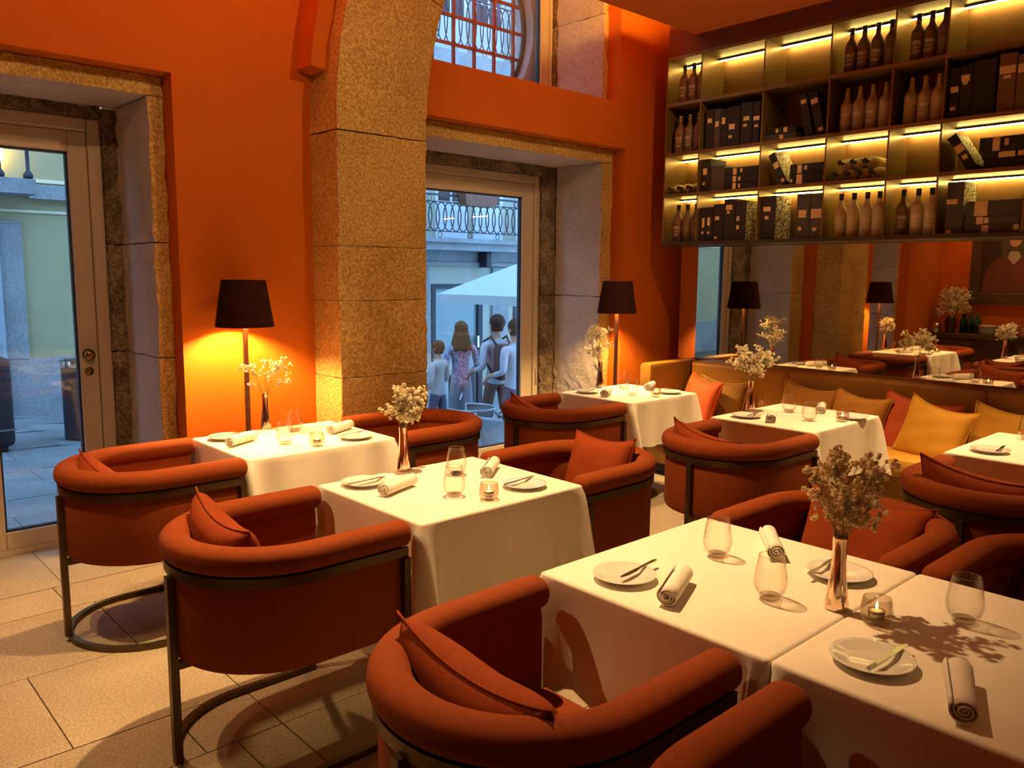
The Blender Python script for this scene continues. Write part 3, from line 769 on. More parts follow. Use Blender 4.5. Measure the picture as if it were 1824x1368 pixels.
def put_glass(px, py, label):
    p = P(px, py); place(TUM, (p.x, p.y, ZT), rnd.uniform(0, 6), label, 'glass', 'stemless water glasses')
def put_candle(px, py, label):
    p = P(px, py); place(VOT, (p.x, p.y, ZT), rnd.uniform(0, 6), label, 'candle', 'tealights in round glass holders')
def put_napkin(a, b, label, L=None):
    A, B = P(*a, .765), P(*b, .765); d = B-A; c = (A+B)/2; l = min(.20, max(.14, d.length+.01))
    o = link('rolled_napkin', napkin_mesh(rnd.randint(0, 99), l, .0285)); o.location = (c.x, c.y, ZT+.0015); o.rotation_euler = (0, 0, math.atan2(d.y, d.x))
    tag(o, label, 'napkin', 'rolled white napkins')
def put_vase(px, py, label, flabel, seed, **k):
    p = P(px, py); place(VAS, (p.x, p.y, ZT), rnd.uniform(0, 6), label, 'vase', 'rose gold bud vases'); bouquet((p.x, p.y, ZT), seed, flabel, **k)
SET = {
 'C': dict(plates=[((1112, 1022), 'left setting'), ((1495, 1018), 'far right setting')], knives=[((1170, 996), (1103, 1029)), ((1433, 1026), (1496, 990))],
           glass=[((1277, 991), 'rear'), ((1371, 1066), 'front')], nap=[((1183, 1080), (1222, 1020), 'left'), ((1388, 1003), (1364, 945), 'far right')]),
 'K': dict(plates=[((1553, 1170), 'left setting')], knives=[((1546, 1192), (1618, 1146))], glass=[((1716, 1108), 'only')], candle=(1560, 1110), nap=[((1720, 1300), (1705, 1185), 'left')]),
 'A': dict(plates=[((648, 857), 'left setting'), ((934, 861), 'right setting')], knives=[((619, 863), (688, 848)), ((954, 847), (893, 864))], glass=[((809, 884), 'front'), ((813, 846), 'rear')],
           candle=(871, 890), nap=[((681, 880), (737, 857), 'left'), ((863, 851), (884, 822), 'right')], vase=(719, 838)),
 'B': dict(plates=[((403, 777), 'left setting'), ((633, 776), 'right setting')], knives=[((374, 779), (432, 770)), ((606, 776), (652, 766))], glass=[((508, 791), 'front'), ((525, 768), 'rear')],
           candle=(565, 794), nap=[((400, 795), (460, 776), 'left'), ((585, 771), (628, 757), 'right')], vase=(474, 763)),
 'D': dict(plates=[((1046, 696), 'left setting'), ((1193, 697), 'right setting')], knives=[((1030, 694), (1062, 692)), ((1178, 692), (1200, 690))], glass=[((1126, 704), 'front'), ((1109, 692), 'rear')],
           candle=(1168, 707), nap=[((1073, 707), (1088, 695), 'left'), ((1150, 695), (1166, 684), 'right')], vase=(1068, 690)),
 'E': dict(plates=[((1329, 739), 'left setting'), ((1519, 742), 'right setting')], knives=[((1331, 741), (1354, 733)), ((1497, 736), (1520, 733))], glass=[((1405, 734), 'rear'), ((1441, 750), 'front')],
           candle=(1500, 751), nap=[((1372, 755), (1377, 735), 'left'), ((1460, 737), (1466, 722), 'right')], vase=(1336, 731)),
 'F': dict(plates=[((1764, 800), 'left setting')], knives=[((1776, 803), (1790, 794))], glass=[((1829, 783), 'only')]),
}
for k, S in SET.items():
    n = TN[k]
    for (q, side) in S.get('plates', []): put_plate(*q, 'round white bread plate on %s, %s' % (n, side))
    for (a, b), (_, side) in zip(S.get('knives', []), S['plates']): put_knife(None, a, b, 'butter knife across the plate on %s, %s' % (n, side))
    for (q, side) in S.get('glass', []): put_glass(*q, 'clear stemless glass on %s, %s glass' % (n, side))
    for (a, b, side) in S.get('nap', []): put_napkin(a, b, 'rolled white napkin on %s, %s one' % (n, side))
    if 'candle' in S: put_candle(*S['candle'], 'lit tealight in round glass on %s' % n)
    if 'vase' in S: pass
put_vase(1489, 1084, 'slender rose gold vase on the foreground table', 'dried flower spray, browned by painted shade, on the foreground table', 21, spread=.080, height=.235, nst=34, pm=PETAL_SHADED, per=11, lean=(.05, .0), stray=4, size=.0085)
put_vase(719, 838, 'slender rose gold vase on the middle left table', 'white dried flower spray on the middle left table', 22, spread=.078, height=.185, nst=26, per=11, size=.0095)
put_vase(474, 763, 'slender vase before the left floor lamp pole', 'loose white flower spray before the left lamp glow', 23, spread=.10, height=.21, nst=17, per=7, stray=4, size=.009)
put_vase(1068, 690, 'dark slender vase on the corner table', 'fine pale flower spray against the stone door reveal', 24, spread=.105, height=.30, nst=26, per=12, size=.0075)
put_vase(1336, 731, 'slender vase on the middle banquette table', 'white dried flower spray before the mirror', 25, spread=.115, height=.25, nst=22, per=11, size=.0105)

# ---------------------------------------------------------------- floor lamps
def floor_lamp():
    t = empty('floor_lamp')
    MB().lathe([(.13, 0), (.13, .012), (.125, .016), (.02, .020)], 36).obj('base', LAMPPOLE, t, 'auto')
    MB().box(-.0105, .0105, -.0105, .0105, .018, 1.33).obj('pole', LAMPPOLE, t)
    sh = MB().lathe([(.155, 1.302), (.116, 1.553)], 48, cap=False).obj('lamp_shade', SHADE, t, True)
    MB().lathe([(.1535, 1.303), (.1145, 1.549), (.001, 1.549)], 48, cap=False).obj('lining', SHADE_IN, sh, True)
    MB().lathe([(.001, 1.551), (.1155, 1.551), (.1155, 1.5535), (.001, 1.5535)], 48, cap=False).obj('top_disc', SHADE, sh, True)
    MB().lathe([(.014, 1.33), (.016, 1.37), (.012, 1.372)], 16).obj('socket', BRASS, t, True)
    MB().lathe([(.010, 1.372), (.024, 1.40), (.030, 1.425), (.022, 1.452), (.004, 1.462)], 20).obj('bulb', BULB, t, True)
    return t
L1 = floor_lamp(); L1.location = (1.925, 4.245, 0)
tag(L1, 'dark floor lamp glowing on the orange wall behind the left table', 'lamp', 'dark floor lamps by the window wall')
L2 = copy_tree(L1); L2.location = (4.98, 4.20, 0)
tag(L2, 'dark floor lamp right of the street door behind the corner table', 'lamp', 'dark floor lamps by the window wall')

# ---------------------------------------------------------------- mirror, banquette
tag(MB().box(XM, XM+.028, -2.6, 4.265, .885, 1.86).obj('wall_mirror', [MIRROR]), 'long bronze tinted mirror above the mustard banquette', 'mirror')
bq = empty('banquette', (5.55, 1.0, 0), 0, 'long mustard leather banquette below the mirror', 'sofa'); ob = (5.55, 1.0, 0)
def bqp(n, mb, m, sm=False): 
    o = mb.obj(n, m, bq, sm); o.location = (-ob[0], -ob[1], 0); return o
# back panels with dimpled buttons
def back_panel(y0, y1, btn):
    nz, ny = 26, max(8, int((y1-y0)/.03)); v = []; f = []
    for i in range(ny+1):
        for j in range(nz+1):
            y = y0+(y1-y0)*i/ny; z = .46+(.885-.46)*j/nz
            x = 5.745
            e = min(1, min(i, ny-i)*(y1-y0)/ny/.02, (nz-j)*(.425/nz)/.025)
            x += (1-math.sqrt(max(0, 1-(1-e)**2)))*.022
            for (by, bz) in btn:
                dy, dz = y-by, z-bz; d = math.hypot(dy, dz)
                x += .020*math.exp(-(d/.035)**2)+.009*math.exp(-(d/.10)**2)
                if dz > 0:   # darts rising from the button
                    for sgn in (-1, 1):
                        q = dy-sgn*dz*.28; x += .004*math.exp(-(q/.010)**2)*math.exp(-(dz/.14)**2)
            v.append((x, y, z))
    for i in range(ny):
        for j in range(nz): a = i*(nz+1)+j; f.append((a, a+1, a+nz+2, a+nz+1))
    mb = MB(); mb.add(v, f)
    b = len(v); ed = [(i*(nz+1)+nz) for i in range(ny+1)]
    # top and rear
    for i in range(ny+1): mb.v.append((XM-.004, y0+(y1-y0)*i/ny, .885))
    for i in range(ny): mb.f.append((ed[i], ed[i+1], b+i+1, b+i)); mb.mi.append(0)
    return mb
btns = [(3.82-.46*k, .640) for k in range(0, 14)]
ys = [4.02, 3.13, 1.75, .37, -1.0, -2.4]
for a, b in zip(ys[:-1], ys[1:]):
    bqp('back_panel', back_panel(b+.001, a-.001, [q for q in btns if b-.15 < q[0] < a+.15]), BANQ, True)
for (by, bz) in btns:
    if -2.3 < by: o = MB().lathe([(.001, .006), (.009, .005), (.013, 0)], 14).obj('button', BANQ, bq, True, loc=(5.772-ob[0], by-ob[1], bz), rot=(0, -PI/2, 0))
bqp('end_panel', MB().box(5.235, 5.885, 4.045, 4.165, .12, .895, .028), BANQ, 'auto')
ys2 = [4.04, 2.75, 1.46, .17, -1.1, -2.4]
for a, b in zip(ys2[:-1], ys2[1:]):
    bqp('seat_cushion', MB().box(5.19, 5.76, b+.002, a-.002, .34, .465, .03), BANQSEAT, 'auto')
bqp('seat_base', MB().box(5.22, 5.88, -2.4, 4.045, .10, .34, .006), BANQ)
bqp('plinth', MB().box(5.28, 5.88, -2.4, 4.10, 0, .10), BLACKSTEEL)
bqp('rear_board', MB().box(5.80, 5.89, -2.4, 4.045, .34, .868), DARKWOOD)
# cushions on the banquette: pixel of the centre, plane x
GB = 'square cushions leaning on the banquette'
def bq_cushion(px, py, X, w, h, roll, yaw, m, label, seed, tilt=-16, piping=None, t=.13, sag=.03):
    p = onx(px, py, X)
    cushion((p.x, p.y, p.z), (LT(tilt), LT(roll), -PI/2+LT(yaw)), w, h, t, m, label, GB, seed, sag, 0, piping, .006)
bq_cushion(1246, 714, 5.52, .42, .42, 6, -20, PRUST, 'bright rust cushion at the banquette corner beside the corner table', 31)
bq_cushion(1283, 716, 5.66, .44, .40, 3, 4, POLIVE, 'olive ochre cushion with gold piping behind the bright rust one', 32, piping=PIPING)
bq_cushion(1438, 728, 5.66, .44, .38, 6, 4, POCHRE, 'ochre cushion behind the glasses of the middle banquette table', 33, piping=PIPING)
bq_cushion(1527, 745, 5.58, .42, .38, 5, -6, POCHRE, 'second ochre cushion beside the bright rust banquette cushion', 34)
bq_cushion(1632, 765, 5.64, .50, .46, 7, 4, PRUST, 'bright rust cushion behind the large mustard yellow cushion', 35)
bq_cushion(1662, 772, 5.48, .46, .42, 9, -14, PYELLOW, 'large mustard yellow cushion leaning in the banquette centre', 36)
bq_cushion(1800, 788, 5.60, .48, .44, 5, 4, PYELLOW, 'mustard yellow piped cushion at the right edge of the banquette', 37, piping=PIPING)

# ---------------------------------------------------------------- wall shelf
XS = 5.615; XB = XM+.02
DIV = [4.262, 3.93, 3.38, 2.865, 2.43, 2.10, 1.60, 1.10]
ZB = [1.865, 2.255, 2.584, 2.980, 3.345]     # board centre heights from bottom to top
sh = empty('bottle_shelf', (5.75, 2.7, 1.85), 0, 'wall mounted bronze shelf with lit bays of bottles and boxes', 'shelf'); so = Vector((5.75, 2.7, 1.85))
def shp(n, mb, m, sm=False):
    o = mb.obj(n, m, sh, sm); o.location = -so; return o
for z in ZB: shp('shelf_board', MB().box(XS, XB-.006, DIV[-1], DIV[0], z-.013, z+.013), SHELFDARK if z in (ZB[0],) else SHELF)
for i, y in enumerate(DIV):
    for r in range(4): shp('divider', MB().box(XS+.002, XB-.006, y-.006, y+.006, ZB[r]+.0135, ZB[r+1]-.0135), SHELF)
for i in range(len(DIV)-1):
    for r in range(4):
        shp('back_panel', MB().box(XB-.006, XB, DIV[i+1]+.007, DIV[i]-.007, ZB[r]+.014, ZB[r+1]-.014), SHELFBACK)
        if r != 2:
            shp('led_cover', MB().box(XB-.075, XB-.068, DIV[i+1]+.007, DIV[i]-.007, ZB[r+1]-.026, ZB[r+1]-.0135), SHELFDARK)
            shp('led_strip', MB().box(XB-.066, XB-.056, DIV[i+1]+.010, DIV[i]-.010, ZB[r+1]-.033, ZB[r+1]-.0145), LED)
ROWN = ['bottom', 'third', 'second', 'top']
BAYN = ['first', 'second', 'third', 'fourth', 'fifth', 'sixth']
ORD = ['first', 'second', 'third', 'fourth', 'fifth', 'sixth', 'seventh']
# bottles
def text_mesh(body, size, font_off=0):
    cu = bpy.data.curves.new('t', 'FONT'); cu.body = body; cu.size = size; cu.align_x = 'CENTER'; cu.resolution_u = 2
    o = bpy.data.objects.new('t', cu); COL.objects.link(o)
    dg = bpy.context.evaluated_depsgraph_get(); me = bpy.data.meshes.new_from_object(o.evaluated_get(dg))
    bpy.data.objects.remove(o, do_unlink=True); bpy.data.curves.remove(cu)
    return me
def stencil(lines, R, name='stencil_text'):
    """lettering wrapped on a cylinder of radius R facing -x"""
    v = []; f = []
    for (body, size, z) in lines:
        me = text_mesh(body, size); b = len(v)
        for q in me.vertices:
            a = q.co.x/R; v.append((-(R+.0006)*math.cos(a), -(R+.0006)*math.sin(a), z+q.co.y))
        f += [tuple(b+i for i in p.vertices) for p in me.polygons]; bpy.data.meshes.remove(me)
    m_ = bpy.data.meshes.new(name); m_.from_pydata(v, [], f); m_.update(); m_.materials.append(STENCIL)
    return m_
BR = .0425
BODY = {}
for nm, mm in (('a', BOTTLE), ('b', BOTTLE2), ('c', BOTTLE3)):
    BODY[nm] = MB().lathe([(.0005, .003), (.034, 0), (BR, .006), (BR, .170), (.041, .188), (.034, .206), (.023, .221), (.0165, .236), (.0148, .262), (.0150, .290)], 28).mesh('glass_body', mm, True)
CAPM = MB().lathe([(.0158, .258), (.0160, .262), (.0158, .288), (.0172, .290), (.0172, .302), (.0150, .304), (.0005, .304)], 20, cap=False).mesh('capsule', CAPSULE, True)
NECKM = MB().lathe([(.0149, .236), (.0149, .285), (.0135, .300), (.0005, .306)], 20, cap=False).mesh('wax_neck', BOTTLE3, True)
TXT = {}
def bottle(row, y, kind, year, label, x=5.700, neck='cap', rz=0, lie=None):
    t = empty('port_bottle', (x, y, ZB[row]+.0138), rz, label, 'bottle', 'old bottles on the wall shelf')
    link('glass_body', BODY[kind], None, t)
    link('capsule' if neck == 'cap' else 'wax_seal', CAPM if neck == 'cap' else NECKM, None, t)
    if year:
        if year not in TXT: TXT[year] = stencil([(year, .036, .106), ('COLHEITA', .0125, .083), ('PORT', .024, .050)], BR)
        link('stencil_text', TXT[year], None, t)
    if lie is not None:
        t.rotation_euler = lie[0]; t.location = lie[1]
    return t
BOT = {  # (row, bay): list of (px, kind, year, neck)
 (3, 3): [(1515, 'b', '1967', 'cap'), (1537, 'b', '1967', 'cap'), (1561, 'b', '1966', 'cap'), (1585, 'b', '', 'cap')],
 (3, 4): [(1632, 'b', '1886', 'cap'), (1655, 'b', '1886', 'cap'), (1679, 'b', '', 'cap')],
 (2, 3): [(1508, 'a', '1931', 'wax'), (1530, 'a', '1931', 'wax'), (1553, 'a', '1931', 'wax'), (1576, 'a', '', 'wax')],
 (2, 4): [(1621, 'a', '', 'wax'), (1645, 'a', '1987', 'wax'), (1669, 'a', '', 'wax')],
 (0, 3): [(1496, 'c', '', 'cap'), (1518.5, 'c', '', 'cap'), (1542, 'c', '1980', 'cap'), (1563.5, 'c', '1980', 'cap')],
 (0, 4): [(1606, 'b', '1948', 'cap'), (1632, 'c', '1886', 'cap'), (1656, 'c', '1938', 'cap')],
 (3, 0): [(1221, 'b', '1991', 'cap'), (1237, 'b', '1938', 'cap'), (1252, 'b', '', 'cap')],
 (2, 0): [(1213, 'b', '1937', 'wax'), (1229.5, 'b', '1937', 'wax'), (1245.5, 'b', '', 'wax')],
 (0, 0): [(1208, 'b', '1901', 'cap'), (1224, 'b', '', 'cap'), (1239.5, 'b', '', 'cap')],
}
PYROW = [410, 320, 210, 120]
for (r, b), L in BOT.items():
    for i, (px, kd, yr, nk) in enumerate(L):
        y = onx(px, PYROW[r], 5.70).y
        y = min(y, DIV[b]-.052); y = max(y, DIV[b+1]+.050)
        dusty = {'a': 'tan dusty', 'b': 'dark brown', 'c': 'pale dusty'}[kd]
        bottle(r, y, kd, yr, '%s port bottle, %s from left, %s shelf row, %s bay' % (dusty, ORD[i], ROWN[r], BAYN[b]), neck=nk, x=5.70 if i < 99 else 5.7)
# lying bottles, necks toward the room
def lying(b, y, z, i, lab, kd='a'):
    bottle(1, 0, kd, '', lab, neck='cap', lie=((0, -PI/2, 0), (5.905, y, z)))
z0 = ZB[1]+.0138+BR
for i in range(4):
    lying(3, DIV[3]-.070-.0875*i, z0, i, 'dusty bottle lying in the lower layer, %s from left, fourth bay' % ORD[i], 'c')
for i in range(3):
    lying(3, DIV[3]-.114-.0875*i, z0+.0755, i, 'dusty bottle lying in the upper layer, %s from left, fourth bay' % ORD[i], 'c')
for i in range(3):
    lying(0, DIV[0]-.065-.092*i, z0, i, 'dusty bottle lying on the third shelf row, %s from left, first bay' % ORD[i], 'a')
# document boxes
def doc_box(y0, y1, z0, h, m, label, x=5.650, dep=.215, side=None, labels=(), rot=0, flat=False):
    """front faces -x. labels: (rel y 0..1 from left, rel z, w, h)"""
    w_ = y0-y1; t = empty('document_box', (x, (y0+y1)/2, z0), 0, label, 'box', 'document boxes on the wall shelf')
    mb = MB(); hw = w_/2
    mb.box(0, dep, -hw, hw, 0, h)
    mats_ = [m] if side is None else [m, side]
    if side is not None: mb.mi = [0, 0, 1, 1, 0, 0]
    mb.obj('body', mats_, t)
    mb = MB(); mb.box(-.002, 0.004, -hw+.002, hw-.002, .003, h-.003, .0015); mb.obj('spine', m, t)
    for (u, q, lw, lh) in labels:
        yy = hw-u*w_; zz = q*h
        MB().box(-.0032, -.0021, max(-hw+.002, yy-lw/2), min(hw-.002, yy+lw/2), zz-lh/2, zz+lh/2).obj('paper_label', PAPER, t)
    if rot: t.rotation_euler = (rot, 0, 0)
    return t
def ypx(px, row): return onx(px, PYROW[row], 5.65).y
def up(row, bay, items):
    for i, (pa, pb, h, m, side, labs) in enumerate(items):
        nm = {BOXBLACK: 'black', BOXGREY: 'charcoal', BOXBROWN: 'brown'}[m]
        y0, y1 = min(ypx(pa, row), DIV[bay]-.009), max(ypx(pb, row), DIV[bay+1]+.009)
        doc_box(y0-.001, y1+.001, ZB[row]+.0138, h, m, 'upright %s document box, %s from left, %s shelf row, %s bay' % (nm, ORD[i], ROWN[row], BAYN[bay]), side=side, labels=labs)
def flat(row, bay, items):
    z = ZB[row]+.0138
    N = len(items)
    for i, (pa, pb, h, m, labs) in enumerate(items):
        nm = {BOXBLACK: 'black', BOXGREY: 'charcoal', BOXBROWN: 'brown'}[m]
        y0, y1 = min(ypx(pa, row), DIV[bay]-.009), max(ypx(pb, row), DIV[bay+1]+.009)
        doc_box(y0, y1, z, h, m, 'flat lying %s document box, %s from bottom, %s shelf row, %s bay' % (nm, ORD[i], ROWN[row], BAYN[bay]), labels=labs); z += h+.001
def lean(row, bay, ypivot, ang, w_, h, m, label, side=None, labs=()):
    """box leaning; pivot = lower corner resting on the board"""
    t = doc_box(w_/2, -w_/2, 0, h, m, label, side=side, labels=labs)
    ang = -ang; lift = w_/2*abs(math.sin(ang))
    t.location = (5.655, ypivot, ZB[row]+.0142+lift); t.rotation_euler = (ang, 0, 0)
def c1(x): return 1170+x*.32164
def c2(x): return 1460+x*.32155
K, GY, BN = BOXBLACK, BOXGREY, BOXBROWN
up(2, 1, [(c1(272), c1(318), .305, K, None, [(.5, .72, .04, .035)]), (c1(319), c1(352), .300, GY, None, [(.5, .62, .03, .04)]), (c1(353), c1(389), .290, K, None, [(.5, .70, .03, .05)]),
          (c1(390), c1(460), .300, K, None, [(.4, .50, .05, .04), (.3, .25, .03, .02)]), (c1(466), c1(528), .315, K, None, [(.5, .62, .05, .03), (.4, .46, .03, .02)]), (c1(532), c1(574), .310, K, None, [(.5, .60, .05, .03), (.5, .42, .03, .02)])])
flat(2, 2, [(c1(600), c1(775), .048, GY, [(.55, .5, .03, .03)]), (c1(605), c1(770), .046, K, [(.68, .5, .03, .036), (.4, .5, .02, .03)])])
lean(2, 2, DIV[3]+.150, LT(13), .062, .300, K, 'black document box leaning left, second shelf row, third bay', labs=[(.5, .84, .04, .03)])
lean(2, 2, DIV[3]+.062, LT(15), .066, .305, K, 'wider black document box leaning right beside it, second row, third bay', labs=[(.5, .80, .05, .035), (.6, .12, .035, .025)])
up(2, 5, [(c2(712), c2(764), .305, K, None, [(.4, .58, .05, .035), (.4, .20, .03, .02)]), (c2(766), c2(832), .315, K, None, [(.4, .75, .05, .04), (.4, .66, .03, .02)]), (c2(834), c2(960), .330, K, None, []),
          (c2(972), c2(1070), .345, BN, None, [(.5, .72, .085, .045), (.5, .60, .04, .02)]), (c2(1073), c2(1160), .325, BN, None, [(.4, .75, .06, .05)])])
up(1, 1, [(c1(246), c1(296), .255, K, None, [(.4, .62, .035, .05), (.3, .25, .02, .025)]), (c1(298), c1(372), .190, GY, None, [])])
flat(1, 1, [(c1(376), c1(560), .052, K, [(.3, .5, .03, .045), (.45, .5, .018, .03)]), (c1(376), c1(560), .052, K, [(.3, .5, .03, .045), (.45, .5, .018, .03)]), (c1(378), c1(558), .060, K, [(.3, .5, .03, .05), (.5, .6, .018, .03)])])
lean(1, 2, DIV[2]-.190, LT(28), .052, .255, K, 'black document box leaning in the third bay, third shelf row', side=MARBLED, labs=[(.5, .62, .04, .045), (.5, .12, .025, .025)])
flat(1, 2, [(c1(735), c1(935), .072, K, [(.28, .5, .045, .066), (.05, .4, .02, .025)]), (c1(735), c1(935), .070, K, [(.28, .5, .035, .06), (.45, .6, .02, .03)])])
lean(1, 5, DIV[5]-.185, LT(33), .060, .245, K, 'black document box leaning in the sixth bay, third shelf row', side=MARBLED, labs=[(.5, .60, .05, .05), (.5, .34, .03, .03)])
flat(1, 5, [(c2(900), c2(1180), .058, K, []), (c2(890), c2(1180), .040, K, [(.55, .5, .09, .034), (.85, .5, .03, .03)]), (c2(870), c2(1180), .088, K, [(.35, .5, .04, .08), (.56, .6, .022, .04)])])
up(0, 1, [(c1(236), c1(270), .265, K, None, [(.6, .55, .022, .075), (.5, .25, .02, .02)]), (c1(271), c1(308), .268, K, None, [(.4, .57, .025, .065), (.4, .24, .022, .02)]), (c1(310), c1(366), .285, K, None, [(.4, .62, .038, .03), (.3, .08, .02, .02)]),
          (c1(368), c1(430), .318, K, None, [(.45, .80, .055, .04), (.4, .68, .025, .02)]), (c1(432), c1(492), .300, K, MARBLED, [(.25, .55, .025, .035), (.25, .33, .022, .03)])])
up(0, 2, [(c1(572), c1(655), .320, K, MARBLED, [(.4, .70, .06, .035), (.4, .50, .03, .025)]), (c1(768), c1(842), .318, GY, None, [(.45, .55, .06, .055), (.3, .22, .025, .025)]), (c1(844), c1(918), .315, GY, None, [(.5, .55, .085, .065), (.4, .20, .03, .025)])])
up(0, 5, [(c2(690), c2(785), .325, GY, MARBLED, [(.3, .62, .07, .030), (.25, .04, .03, .022)])])
flat(0, 5, [(c2(800), c2(1110), .050, GY, [(.38, .5, .04, .046), (.93, .6, .03, .034)]), (c2(800), c2(1105), .050, GY, [(.28, .5, .04, .046), (.40, .5, .025, .036)]), (c2(800), c2(1110), .095, GY, [(.28, .5, .075, .092)])])

# ---------------------------------------------------------------- things behind the viewer that the mirror shows
sb = empty('sideboard', (-.30, 3.30, 0), 0, 'dark sideboard holding plates and bottles seen in the mirror', 'sideboard')
MB().box(-.24, .22, -1.02, 1.10, .80, .86, .004).obj('top', DARKWOOD, sb); MB().box(-.23, .19, -1.0, 1.08, .06, .80).obj('body', DARKWOOD, sb); MB().box(-.20, .16, -.96, 1.04, 0, .06).obj('plinth', BLACKSTEEL, sb)
for k in range(4): MB().box(.19, .205, -.98+.515*k, -.475+.515*k, .09, .78, .003).obj('cabinet_door', DARKWOOD, sb)
SM = MB().lathe([(.001, .004), (.075, .004), (.12, .016), (.123, .018), (.12, .020), (.074, .010), (.001, .009)], 32, cap=False).mesh('dinner_plate', CERAMIC, True)
NUM = ORD+['eighth', 'ninth', 'tenth']
for j, (y, n) in enumerate(((3.72, 9), (3.46, 10), (3.20, 8), (2.94, 4))):
    for i in range(n):
        o = link('dinner_plate', SM); o.location = (-.27, y, .861+i*.0125)
        tag(o, 'white dinner plate, %s stack on the sideboard, number %s from bottom' % (ORD[j], NUM[i]), 'plate', 'plates stacked on the sideboard')
WBOT = MB().lathe([(.0005, 0), (.036, 0), (.037, .15), (.030, .18), (.014, .21), (.013, .26), (.0005, .262)], 24).mesh('green_bottle', mat('green_bottle_glass', (.02, .05, .045), .15), True)
for i in range(6):
    o = link('water_bottle', WBOT); o.location = (-.40+.085*(i % 2), 4.06-.085*(i//2), .861)
    tag(o, 'dark green bottle on the sideboard, %s row, %s from the urn' % (('rear', 'front')[i % 2], ORD[i//2]), 'bottle', 'dark bottles on the sideboard')
v_ = empty('flower_urn', (-.27, 4.20, .861), 0, 'dark urn holding a big dried bouquet, seen in the mirror', 'vase')
MB().lathe([(.001, 0), (.06, 0), (.05, .03), (.075, .10), (.06, .19), (.05, .22), (.045, .22), (.05, .15), (.001, .14)], 28, cap=False).obj('body', DARKWOOD, v_, True)
bouquet((-.27, 4.17, .861), 50, 'big pale dried bouquet on the sideboard seen in the mirror', spread=.17, height=.40, nst=60, per=10, size=.012, base=.22, group='large dried bouquet', stray=0)
o = MB().lathe([(.001, 0), (.055, 0), (.06, .13), (.056, .13), (.05, .01), (.001, .01)], 28, cap=False).obj('ice_bucket', STEEL, None, True, loc=(-.12, 4.33, .861)); tag(o, 'metal bucket beside the urn on the sideboard', 'bucket')
# portrait: plain generic sitter
PZ = onx(1727, 540, 2*XM-XW2).z
pt_ = empty('framed_portrait', (XW2+.002, 3.56, PZ), 0, 'dark framed portrait of a robed sitter seen in the mirror', 'painting')
mb = MB()
for (a, b, c, d) in ((-.52, .52, 0, .15), (-.52, .52, 1.30, 1.45), (-.52, -.38, .15, 1.30), (.38, .52, .15, 1.30)): mb.box(0, .05, a, b, c, d, .01)
mb.obj('picture_frame', DARKWOOD, pt_)
MB().box(.004, .02, -.38, .38, .15, 1.30).obj('canvas', mat('dark_canvas', (.030, .014, .010), .6, noise=3, col2=(.05, .024, .016)), pt_)
def outline(pts, x):
    mb = MB(); n = len(pts); mb.add([(x, a, b) for a, b in pts]+[(x+.002, a, b) for a, b in pts], [tuple(range(n))[::-1], tuple(range(n, 2*n))]+[(k, (k+1) % n, n+(k+1) % n, n+k) for k in range(n)]); return mb
def oval(cy_, cz, a, b, n=28): return [(cy_+a*math.cos(2*PI*k/n), cz+b*math.sin(2*PI*k/n)) for k in range(n)]
outline([(-.36, .16), (.36, .16), (.34, .42), (.22, .60), (.08, .68), (-.08, .68), (-.22, .60), (-.34, .42)], .0205).obj('painted_coat', mat('painted_red_coat', (.10, .022, .012), .6, noise=5, col2=(.15, .035, .018)), pt_)
outline([(-.13, .62), (.13, .62), (.17, .80), (.14, .96), (.05, 1.05), (-.05, 1.05), (-.14, .96), (-.17, .80)], .0230).obj('painted_hair', mat('painted_grey_hair', (.045, .03, .02), .6, noise=12, col2=(.09, .06, .04)), pt_)
outline(oval(.0, .87, .075, .11), .0255).obj('painted_face', mat('painted_face', (.42, .22, .10), .6, noise=6, col2=(.48, .27, .13)), pt_)
outline([(-.05, .70), (.05, .70), (.08, .62), (.0, .52), (-.08, .62)], .0255).obj('painted_collar', mat('painted_collar', (.35, .28, .2), .6), pt_)
# spotlight fittings in the ceiling panel, also at the added fill spots
for i, (a, b, p_, s_) in enumerate(SPOTS):
    t = empty('spot_or_fill_fitting', (a[0], a[1], CEIL), 0, 'small recessed ceiling spotlight, %s of the row' % (ORD+['eighth', 'ninth', 'tenth', 'eleventh', 'twelfth', 'thirteenth'])[i], 'light', 'recessed ceiling spotlights')
    MB().lathe([(.036, 0), (.055, 0), (.055, -.006), (.040, -.006)], 28, cap=False).obj('trim_ring', BLACKSTEEL, t, True)

